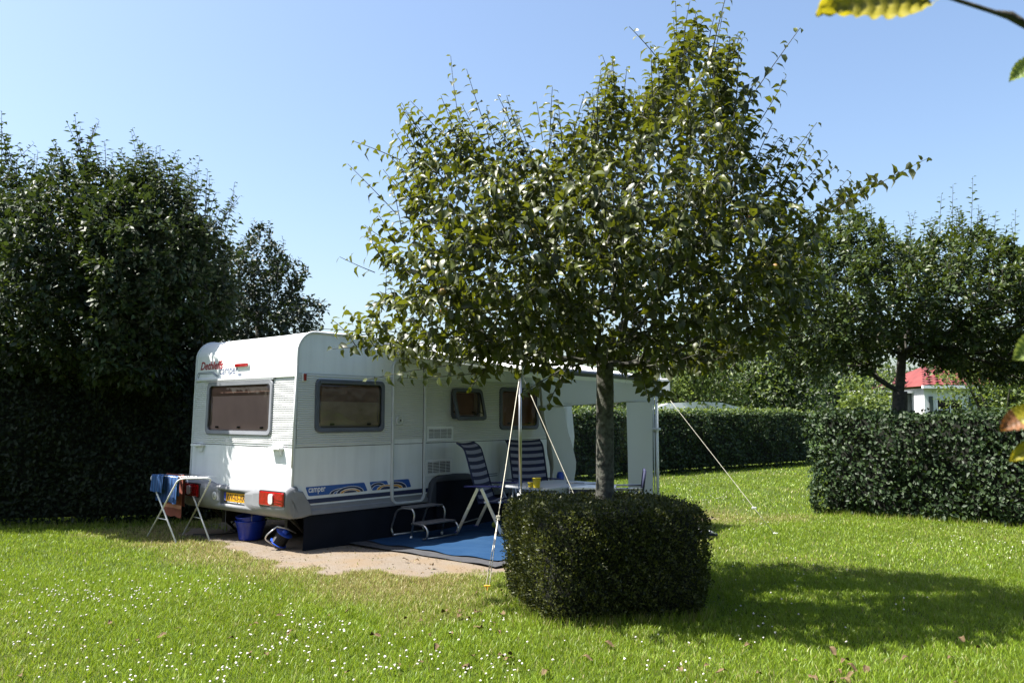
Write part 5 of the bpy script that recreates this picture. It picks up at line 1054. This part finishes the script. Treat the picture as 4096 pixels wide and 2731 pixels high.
# ------------------------------------------------------------------ shrubs and trees beyond the hedges
def shrub(name, label, x, y, rx, ry, z0, z1, n, lm, leafL=.12, group='shrubs and trees beyond the hedges', cat='shrub'):
    r_ = thing(name, label, cat, (x, y, 0), 0, group); lob = [(RNG.normal(0, .45) * rx, RNG.normal(0, .4) * ry, z0 + (z1 - z0) * RNG.uniform(.25, .85), RNG.uniform(.35, .6)) for _ in range(12)]
    P_ = []; 
    for (lx, ly, lz, s_) in lob:
        m_ = n // 12; d_ = RNG.normal(0, 1, (m_, 3)); d_ /= np.linalg.norm(d_, axis=1, keepdims=True); rad = RNG.uniform(.55, 1.08, m_)[:, None]; P_.append(np.array([x + lx, y + ly, lz]) + d_ * rad * np.array([rx * s_, ry * s_, (z1 - z0) * s_ * .6]))
        mb = MB(); mb.tube([(0, 0, 0), (lx * .4, ly * .4, lz * .55), (lx, ly, lz)], [.07, .04, .015], 6, False); mb.build('limb', M['barkd'], r_, fix=False)
    P_ = np.concatenate(P_); P_ = P_[P_[:, 2] > .1]; N_ = np.tile([0, -.2, .9], (len(P_), 1)) + RNG.normal(0, .6, (len(P_), 3)); D_ = RNG.normal(0, 1, (len(P_), 3)) + np.array([0, 0, -.3])
    foliage('crown', P_, D_, N_, leafL * RNG.uniform(.7, 1.3, len(P_)), 'oval', lm, r_, 0); return r_
shrub('sunny_tree', 'pale green sunlit tree behind the awning antennas', 6.5, 31, 2.6, 2, .8, 4.6, 5200, M['l_lit'], .17, cat='tree')
shrub('sunny_tree', 'pale green sunlit tree above the middle of the far hedge', 11.2, 32, 2.2, 2, .8, 5.0, 5600, M['l_mid'], .17, cat='tree')
shrub('sunny_tree', 'mid green tree filling the gap between the far hedge and plum tree', 9.2, 33.5, 2.8, 2, .8, 5.6, 6000, M['l_mid'], .18, cat='tree')
shrub('sunny_tree', 'mid green tree seen low behind the awning roof', 2.5, 34, 3, 2, .8, 4.2, 4500, M['l_mid'], .18, cat='tree')
shrub('sunny_tree', 'dark green taller tree behind the far hedge corner', 14.2, 35, 2.6, 2, .6, 5.5, 5200, M['l_mid'], .18, cat='tree')
shrub('garden_shrub', 'pale leafy shrub left of the small house, just above the right hedge', 8.35, 19.5, .75, .8, .3, 2.5, 3400, M['l_lit'], .11)
shrub('garden_shrub', 'large olive green bush beside the house at the edge of the picture', 12.3, 20.5, 1.5, 1.2, .3, 3.5, 6500, M['l_lit'], .10)
shrub('garden_shrub', 'olive green bush behind the right hedge under the plum tree', 16.3, 24, 2.0, 1.5, .3, 3.6, 5200, M['l_mid'], .13)
shrub('garden_shrub', 'small pale bush right of the far hedge end', 9.6, 21.5, .8, .7, .2, 2.15, 2200, M['l_lit'], .11)
for k, (x, y, z, w_) in enumerate(((-6, 60, 3.2, 6), (6, 64, 4.2, 7), (20, 62, 5.5, 8), (34, 60, 6, 9))):
    shrub('distant_tree', ['distant tree low behind the caravan', 'distant tree behind the apple crown', 'distant tree beyond the house', 'distant tree at the picture edge beyond the plum tree'][k], x, y, w_, 3, .5, z, 3500, M['l_mid'], .42, 'distant trees', 'tree')

# unseen planting added round the camera to block skylight; only beech twigs show
hb = thing('skylight_block_hedge', 'unseen clipped hedge added behind the viewer to block skylight', 'hedge', (0, -4, 0))
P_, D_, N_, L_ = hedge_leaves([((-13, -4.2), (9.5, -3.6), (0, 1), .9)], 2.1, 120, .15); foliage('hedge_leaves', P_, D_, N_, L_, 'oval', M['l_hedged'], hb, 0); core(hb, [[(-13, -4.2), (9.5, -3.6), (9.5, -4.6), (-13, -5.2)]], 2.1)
shrub('unseen_rear_tree', 'tall beech behind the viewer on the lawn side', 5.5, -2.6, 3.2, 2.2, 1.2, 7.5, 7000, M['l_mid'], .24, 'trees behind the viewer', 'tree')
shrub('unseen_rear_tree', 'unseen tall dark tree added behind the viewer, above the hedge, to block skylight', -1.5, -6.5, 4.5, 2.6, 1.2, 8.5, 8000, M['l_mid'], .28, 'trees behind the viewer', 'tree')
shrub('unseen_rear_tree', 'unseen tall dark tree added behind the viewer on the hedge side to block skylight', -11, -6.0, 4.5, 3, 1.2, 8.5, 8000, M['l_mid'], .28, 'trees behind the viewer', 'tree')
shrub('unseen_rear_tree', 'unseen tall tree added beside the lawn, at the end of the clipped hedge, to block skylight', 12.5, 3.5, 2.6, 3.4, 1.2, 7.5, 7000, M['l_mid'], .24, 'trees behind the viewer', 'tree')
# ------------------------------------------------------------------ house and far caravan
hs = thing('white_house', 'small white house with red tiled roof behind the right hedge', 'house', (17.6, 33.5, 0))
def bx(nm, x0, x1, y0, y1, z0, z1, m_, par=None, b=.0): mb = MB(); (mb.bbox(x0, x1, y0, y1, z0, z1, b, Matrix.Identity(4)) if b else mb.box(x0, x1, y0, y1, z0, z1)); return mb.build(nm, M[m_], par or hs, FI)
bx('wall', 15.25, 18.9, 32.0, 37, 0, 2.62, 'wallw')
bx('annex', 13.2, 15.25, 33.0, 36, 0, 2.45, 'wallg')
bx('annex_roof', 13.1, 15.3, 32.8, 36.2, 2.452, 2.56, 'wallw')
def hwin(x0, x1, y, z0, z1, m_='glass'):
    f = bx('window', x0 - .06, x1 + .06, y - .05, y - .002, z0 - .06, z1 + .06, 'wallw'); bx('pane', x0, x1, y - .056, y - .051, z0, z1, 'dark', f); bx('glazing', x0, x1, y - .062, y - .058, z0, z1, 'glass', f)
    for k in (1,): xm = x0 + (x1 - x0) * k / 2; bx('glazing_bar', xm - .02, xm + .02, y - .075, y - .063, z0, z1, 'wallw', f)
    for k in (1, 2): zm = z0 + (z1 - z0) * k / 3; bx('glazing_bar', x0, x1, y - .082, y - .0755, zm - .015, zm + .015, 'wallw', f)
hwin(15.75, 16.7, 32, 1.05, 2.15); hwin(13.55, 14.3, 33, 1.2, 2.3); hwin(17.8, 18.5, 32, 1.05, 2.15)
bx('post', 14.45, 14.62, 32.85, 32.99, 0, 2.45, 'wallw'); bx('shutter', 15.42, 15.56, 31.93, 31.99, .9, 2.3, 'wallg'); bx('shutter', 17.0, 17.14, 31.93, 31.99, .9, 2.3, 'wallg')
bx('gutter', 15.0, 19.1, 31.55, 31.68, 2.60, 2.72, 'wallw')
bx('flower_box', 17.3, 17.55, 31.8, 31.95, 1.9, 2.35, 'redtile')
rf = MB(); rf.add([(15.05, 31.6, 2.70), (19.1, 31.6, 2.70), (17.7, 34.5, 3.62), (16.5, 34.5, 3.62), (15.05, 37.3, 2.70), (19.1, 37.3, 2.70)], [(0, 1, 2, 3), (3, 2, 5, 4), (0, 3, 4), (1, 5, 2)]); roof = rf.build('roof', M['redtile'], hs, FI)
tm = MB(); tm.loft([[Vector((x, .0, .02 + .035 * math.sin(PI * (x + .15) / .3))), Vector((x, -.40, .05 + .035 * math.sin(PI * (x + .15) / .3)))] for x in [-.15 + .3 * k / 6 for k in range(7)]], False, False, True); tme = None
sl = math.atan2(.92, 2.9); rows = 8
for r_ in range(rows):
    f = (r_ + .0) / rows; y = 31.6 + 2.9 * (f + 1 / rows); z = 2.70 + .92 * (f + 1 / rows); xa = 15.05 + 1.45 * (f + .06); xb = 19.1 - 1.4 * (f + .06); nx3 = int((xb - xa) / .3)
    for k in range(nx3):
        if tme is None: o = tm.build('tile', M['redtile'], hs, fix=False); tme = o.data
        else: o = link(bpy.data.objects.new('tile', tme)); o.parent = hs
        o.location = Vector((xa + .15 + k * (xb - xa) / nx3, y, z)) - Vector((17.6, 33.5, 0)); o.rotation_euler = (sl, 0, 0)
hs.location.x += 1.05
fv = thing('far_caravan', 'white rounded caravan roof showing above the far hedge', 'caravan', (7.0, 31.0, 0))
mb = MB(); pr2 = [(-1.7, .4), (-1.75, 1.5), (-1.6, 1.85), (-1.2, 2.0), (0, 2.06), (.8, 2.02), (1.4, 1.86), (1.75, 1.5), (1.8, .4)]
mb.loft([[Vector((x, y, z)) for x, z in pr2] for y in (-.9, 1.1)], True, True, False); mb.build('body', M['whitep'], fv)
mb = MB(); mb.bbox(-.9, .7, -.93, -.902, 1.1, 1.6, .01); mb.build('window', M['dark'], fv)
mb = MB(); mb.bbox(.9, 1.5, -.93, -.902, .45, 1.7, .01); mb.build('door', M['trim'], fv)
for x in (-.4, .4): mb = MB(); mb.lathe([(.0001, -.08), (.3, -.08), (.3, .08), (.0001, .08)], 20, Matrix.Translation((x, -.75, .3)) @ Matrix.Rotation(PI / 2, 4, 'X')); mb.build('wheel', M['rubber'], fv)

# ------------------------------------------------------------------ clover flowers and fallen leaves
def flower_mesh():
    bm = bmesh.new(); bmesh.ops.create_icosphere(bm, subdivisions=2, radius=.0068)
    for v in bm.verts: v.co *= 1 + .22 * math.sin(v.co.x * 900) * math.sin(v.co.y * 800 + v.co.z * 700); v.co.z = v.co.z * .85 + .0
    me_ = bpy.data.meshes.new('clover_flower'); bm.to_mesh(me_); bm.free(); me_.materials.append(M['flower']); return me_
fm = flower_mesh(); cl = []
def add_cl(cu, cv, su, sv, n):
    for _ in range(int(n * .85)):
        u, v = RNG.normal(cu, su), RNG.normal(cv, sv)
        if v < 1860 or v > 2800: continue
        z_ = -(v - CYP) / FPX; dz = math.sin(PITCH) + z_ * math.cos(PITCH); dy = math.cos(PITCH) - z_ * math.sin(PITCH); t_ = -(CAMH - .04) / dz; cl.append(((u - CXP) / FPX * t_, dy * t_))
for a_ in ((180, 2360, 130, 20, 45), (520, 2380, 170, 50, 90), (850, 2330, 150, 35, 50), (150, 2480, 130, 60, 45), (420, 2640, 260, 50, 70), (1150, 2560, 90, 60, 45), (1300, 2500, 80, 30, 25), (900, 2650, 200, 50, 50), (1500, 2640, 160, 50, 60), (1950, 2660, 130, 40, 40), (2680, 2650, 90, 50, 24), (2900, 1985, 110, 14, 70), (2740, 1925, 80, 12, 25), (3000, 2080, 90, 20, 18), (3200, 2330, 330, 90, 40), (3900, 2180, 150, 50, 45), (3100, 1890, 90, 8, 18), (1900, 2500, 200, 60, 25), (3050, 2540, 140, 40, 14), (40, 2330, 60, 40, 18)): add_cl(*a_)
cl = np.array(cl); keep = (dirt_amount(cl[:, 0], cl[:, 1]) < .3) & ~in_box(cl[:, 0], cl[:, 1], .03) & ~in_carpet(cl[:, 0], cl[:, 1]); cl = cl[keep]; cl = cl[np.argsort(np.hypot(cl[:, 0], cl[:, 1]))]
fv_ = np.array([v.co[:] for v in fm.vertices]); ff_ = np.array([p_.vertices[:] for p_ in fm.polygons]); restV = []; restF = []
for i, (x, y) in enumerate(cl):
    s_ = random.uniform(.75, 1.25) * (1 if y < 9 else .9); z = random.uniform(.028, .044)
    if i < 290:
        o = link(bpy.data.objects.new('clover_flower', fm)); o.location = (x, y, z); o.scale = (s_, s_, s_ * random.uniform(.7, 1)); o.rotation_euler = (random.uniform(-.5, .5), random.uniform(-.5, .5), random.uniform(0, 6))
        tag(o, 'small white clover flower head standing in the front lawn', 'clover flower', 'white clover flowers in the lawn')
    else: restF.append(ff_ + len(restV) * len(fv_)); restV.append(fv_ * s_ + np.array([x, y, z]))
me_ = np_mesh('clover_flowers', np.concatenate(restV), np.concatenate(restF)); me_.materials.append(M['flower']); tag(link(bpy.data.objects.new('clover_flowers', me_)), 'white clover flowers scattered farther back in the lawn', 'clover flowers', kind='stuff')
dl = []
for s_ in range(4):
    r_ = np.random.default_rng(s_ + 5); vs = []
    for i in range(5):
        for j in range(4): x = -.5 + i / 4; w_ = .30 * math.sin(PI * (i + .35) / 4.7); y = (j / 3 - .5) * 2 * w_; vs.append((x * .07, y * .07, .07 * (.55 * y * y * 4 * r_.uniform(.3, 1) + .12 * math.sin(x * 5 + s_)) + r_.normal(0, .0015)))
    me_ = bpy.data.meshes.new('fallen_leaf'); me_.from_pydata(vs, [], [(i * 4 + j, i * 4 + j + 1, (i + 1) * 4 + j + 1, (i + 1) * 4 + j) for i in range(4) for j in range(3)]); me_.materials.append(M['l_dead']); dl.append(me_)
pts_ = []
for (cu, cv, su, sv, n) in ((1880, 2480, 90, 90, 26), (1500, 2560, 350, 90, 22), (2150, 2640, 260, 40, 16), (3350, 2680, 260, 40, 22), (500, 2560, 350, 90, 14), (1080, 2500, 200, 80, 12), (2950, 2600, 150, 40, 8), (3900, 2560, 150, 80, 8), (1650, 2250, 150, 25, 8)):
    for _ in range(int(n * .6)):
        u, v = RNG.normal(cu, su), min(2725, RNG.normal(cv, sv)); z_ = -(v - CYP) / FPX; dz = math.sin(PITCH) + z_ * math.cos(PITCH); dy = math.cos(PITCH) - z_ * math.sin(PITCH); t_ = -(CAMH - .03) / dz; pts_.append(((u - CXP) / FPX * t_, dy * t_))
for i, (x, y) in enumerate(pts_):
    if in_box(np.array([x]), np.array([y]), .03)[0]: continue
    o = link(bpy.data.objects.new('fallen_leaf', dl[i % 4])); o.location = (x, y, random.uniform(.018, .04)); o.rotation_euler = (random.uniform(-.5, .5), random.uniform(-.5, .5), random.uniform(0, 6)); s_ = random.uniform(.5, 1.05); o.scale = (s_,) * 3
    tag(o, 'curled dry brown leaf lying in the grass', 'fallen leaf', 'dry leaves fallen on the lawn')

n = 900; x = RNG.uniform(-3.9, .4, n); y = RNG.uniform(7.6, 11.2, n); k = (dirt_amount(x, y) > .5) & ~in_carpet(x, y) & ~in_van(x, y); x, y = x[k], y[k]; n = len(x); a_ = RNG.uniform(0, 2 * PI, n); L_ = RNG.uniform(.006, .022, n); w_ = L_ * RNG.uniform(.15, .5, n)
c_, s_ = np.cos(a_), np.sin(a_); V_ = np.stack([np.stack([x - c_ * L_, y - s_ * L_, 0 * x - .002], 1), np.stack([x + s_ * w_, y - c_ * w_, 0 * x + .004], 1), np.stack([x + c_ * L_, y + s_ * L_, 0 * x + .003], 1), np.stack([x - s_ * w_, y + c_ * w_, 0 * x + .007], 1)], 1)
me_ = np_mesh('leaf_litter', V_.reshape(-1, 3), np.arange(n * 4).reshape(-1, 4)); me_.materials.append(M['l_dead']); tag(link(bpy.data.objects.new('leaf_litter', me_)), 'small dry leaf and straw crumbs strewn on the sand pad', 'leaf litter', kind='stuff')
fx, fy = [], []
for p_, q_, n in ((c0, c1, 2600), (a0, a1, 2600), ((-4.7, 11.85), (-3.9, 11.3), 300)):
    t_ = RNG.random(n); fx.append(p_[0] + (q_[0] - p_[0]) * t_ + RNG.normal(0, .07, n)); fy.append(p_[1] + (q_[1] - p_[1]) * t_ + RNG.normal(-.06, .07, n))
b_ = np.array([boxpt(v_, 1.02) for v_ in RNG.uniform(PI * .9, 2.15 * PI, 2600)]) + RNG.normal(0, .035, (2600, 2)); fx.append(b_[:, 0]); fy.append(b_[:, 1]); fx, fy = np.concatenate(fx), np.concatenate(fy); n = len(fx)
h_ = RNG.uniform(.03, .11, n); a_ = RNG.uniform(0, 2 * PI, n); le = h_ * RNG.uniform(.1, .8, n); la = RNG.uniform(0, 2 * PI, n); w_ = .0035
V_ = np.stack([np.stack([fx - np.cos(a_) * w_, fy - np.sin(a_) * w_, 0 * fx - .01], 1), np.stack([fx + np.cos(a_) * w_, fy + np.sin(a_) * w_, 0 * fx - .01], 1), np.stack([fx + np.cos(la) * le, fy + np.sin(la) * le, h_], 1)], 1)
me_ = np_mesh('hedge_foot_grass', V_.reshape(-1, 3), np.arange(n * 3).reshape(-1, 3)); a_ = me_.attributes.new('dry', 'FLOAT', 'POINT'); a_.data.foreach_set('value', np.repeat((RNG.random(n) < .25) * .8, 3).astype(np.float32)); me_.materials.append(gr); tag(link(bpy.data.objects.new('hedge_foot_grass', me_)), 'longer uncut grass at the foot of the hedges', 'grass', kind='stuff')

# ------------------------------------------------------------------ foreground branch: beech twigs close to the camera
fb = thing('foreground_twigs', 'out-of-focus beech twigs with yellow and browning leaves close to the camera', 'tree branch', (.62, .82, 1.9))
lmY = leaf_mat('yellowing_beech_leaf', (0.336, 0.288, 0.024), (0.272, 0.24, 0.024), (0.44, 0.368, 0.016), None, .5, .45); lmG = leaf_mat('pale_green_beech_leaf', (0.16, 0.224, 0.048), (0.192, 0.24, 0.072), (0.288, 0.352, 0.064), None, .5, .4); lmB = leaf_mat('browned_beech_leaf', (0.208, 0.088, 0.036), (0.24, 0.12, 0.056), (0.32, 0.128, 0.032), None, .6, .3)
for m_ in (lmY, lmG, lmB):
    t = m_.node_tree; b = t.nodes['Principled BSDF']; src = b.inputs['Base Color'].links[0].from_socket; a_ = nd(t, 'ShaderNodeAttribute', attribute_name='sv'); x_ = nd(t, 'ShaderNodeMix', data_type='RGBA', blend_type='MULTIPLY'); x_.inputs[7].default_value = (.45, .50, .35, 1)
    t.links.new(a_.outputs['Fac'], x_.inputs[0]); t.links.new(src, x_.inputs[6]); t.links.new(x_.outputs[2], b.inputs['Base Color']); tl = [q for q in t.nodes if q.type == 'BSDF_TRANSLUCENT'][0]
    y_ = nd(t, 'ShaderNodeMix', data_type='RGBA', blend_type='MULTIPLY'); y_.inputs[6].default_value = tl.inputs[0].default_value; y_.inputs[7].default_value = (.4, .42, .3, 1); t.links.new(a_.outputs['Fac'], y_.inputs[0]); t.links.new(y_.outputs[2], tl.inputs[0])
def veined(name, p, d, nrm, L_, wd_, m_, rib=.012, brown=None):
    n, k = 72, 10; vs = []; at = []; D_ = Vector(d).normalized(); N_ = Vector(nrm); S_ = N_.cross(D_).normalized(); N_ = D_.cross(S_)
    for i in range(n + 1):
        f = i / n; w = wd_ * math.sin(PI * min(1, f * .93 + .05)) ** .8 * (1 + .05 * math.sin(f * 50))
        for j in range(k + 1):
            g = (j / k - .5) * 2; ph_ = (f * 9 - abs(g) * 1.6); at.append(max(0, math.cos(ph_ * 2 * PI)) ** 2 * .8 + (.9 if j == k // 2 else 0) + .001); z = rib * math.cos(ph_ * 2 * PI) * 1.6 * L_ + .12 * L_ * g * g - .25 * L_ * (f - .4) ** 2
            vs.append(Vector(p) + D_ * (f * L_) + S_ * (g * w * L_) + N_ * z)
    mb = MB(); mb.add(vs, [(i * (k + 1) + j, i * (k + 1) + j + 1, (i + 1) * (k + 1) + j + 1, (i + 1) * (k + 1) + j) for i in range(n) for j in range(k)], True, at); o = mb.build(name, m_, fb, FI, fix=False)
    if brown:
        o.data.materials.append(brown)
        for p_ in o.data.polygons:
            if p_.index // k > n * .55 or p_.index % k > k - 3 + (p_.index // k) % 2 * 0: p_.material_index = 1
    return o
def c3(u, v, Y): q = px(u, v, Y); return Vector((q[0], Y, q[1]))
veined('leaf', c3(3730, -5, .57), c3(3232, 32, .56) - c3(3730, -5, .57), (0, -.93, .35), .088, .30, lmY)
veined('leaf', c3(4200, 1340, .62), c3(4050, 1440, .62) - c3(4200, 1340, .62), (-.2, -.9, .3), .034, .30, lmG)
veined('leaf', c3(4170, 1640, .60), c3(3985, 1725, .60) - c3(4170, 1640, .60), (.0, -.7, .6), .034, .28, lmY, brown=lmB)
veined('leaf', c3(4180, 240, .66), c3(4035, 320, .66) - c3(4180, 240, .66), (0, -.8, .5), .035, .28, lmG)
veined('leaf', c3(4160, 1770, .60), c3(4060, 1830, .60) - c3(4160, 1770, .60), (.3, -.6, .6), .026, .22, lmY)
mb = MB(); mb.tube([c3(3640, -60, .58), c3(3840, 5, .58), c3(3980, 50, .58), c3(4040, 62, .58), c3(4200, 160, .58), c3(4300, 700, .6), c3(4200, 1500, .62), c3(4180, 1900, .6)], [.0012, .0016, .0018, .0034, .0024, .003, .0022, .001], 7); mb.build('twig', M['barkd'], fb, FI)
mb = MB(); mb.tube([c3(4200, 1550, .62), c3(4180, 1640, .60)], .001, 5); mb.tube([c3(4200, 1250, .62), c3(4180, 1330, .62)], .001, 5); mb.build('twig', M['barkd'], fb, FI)
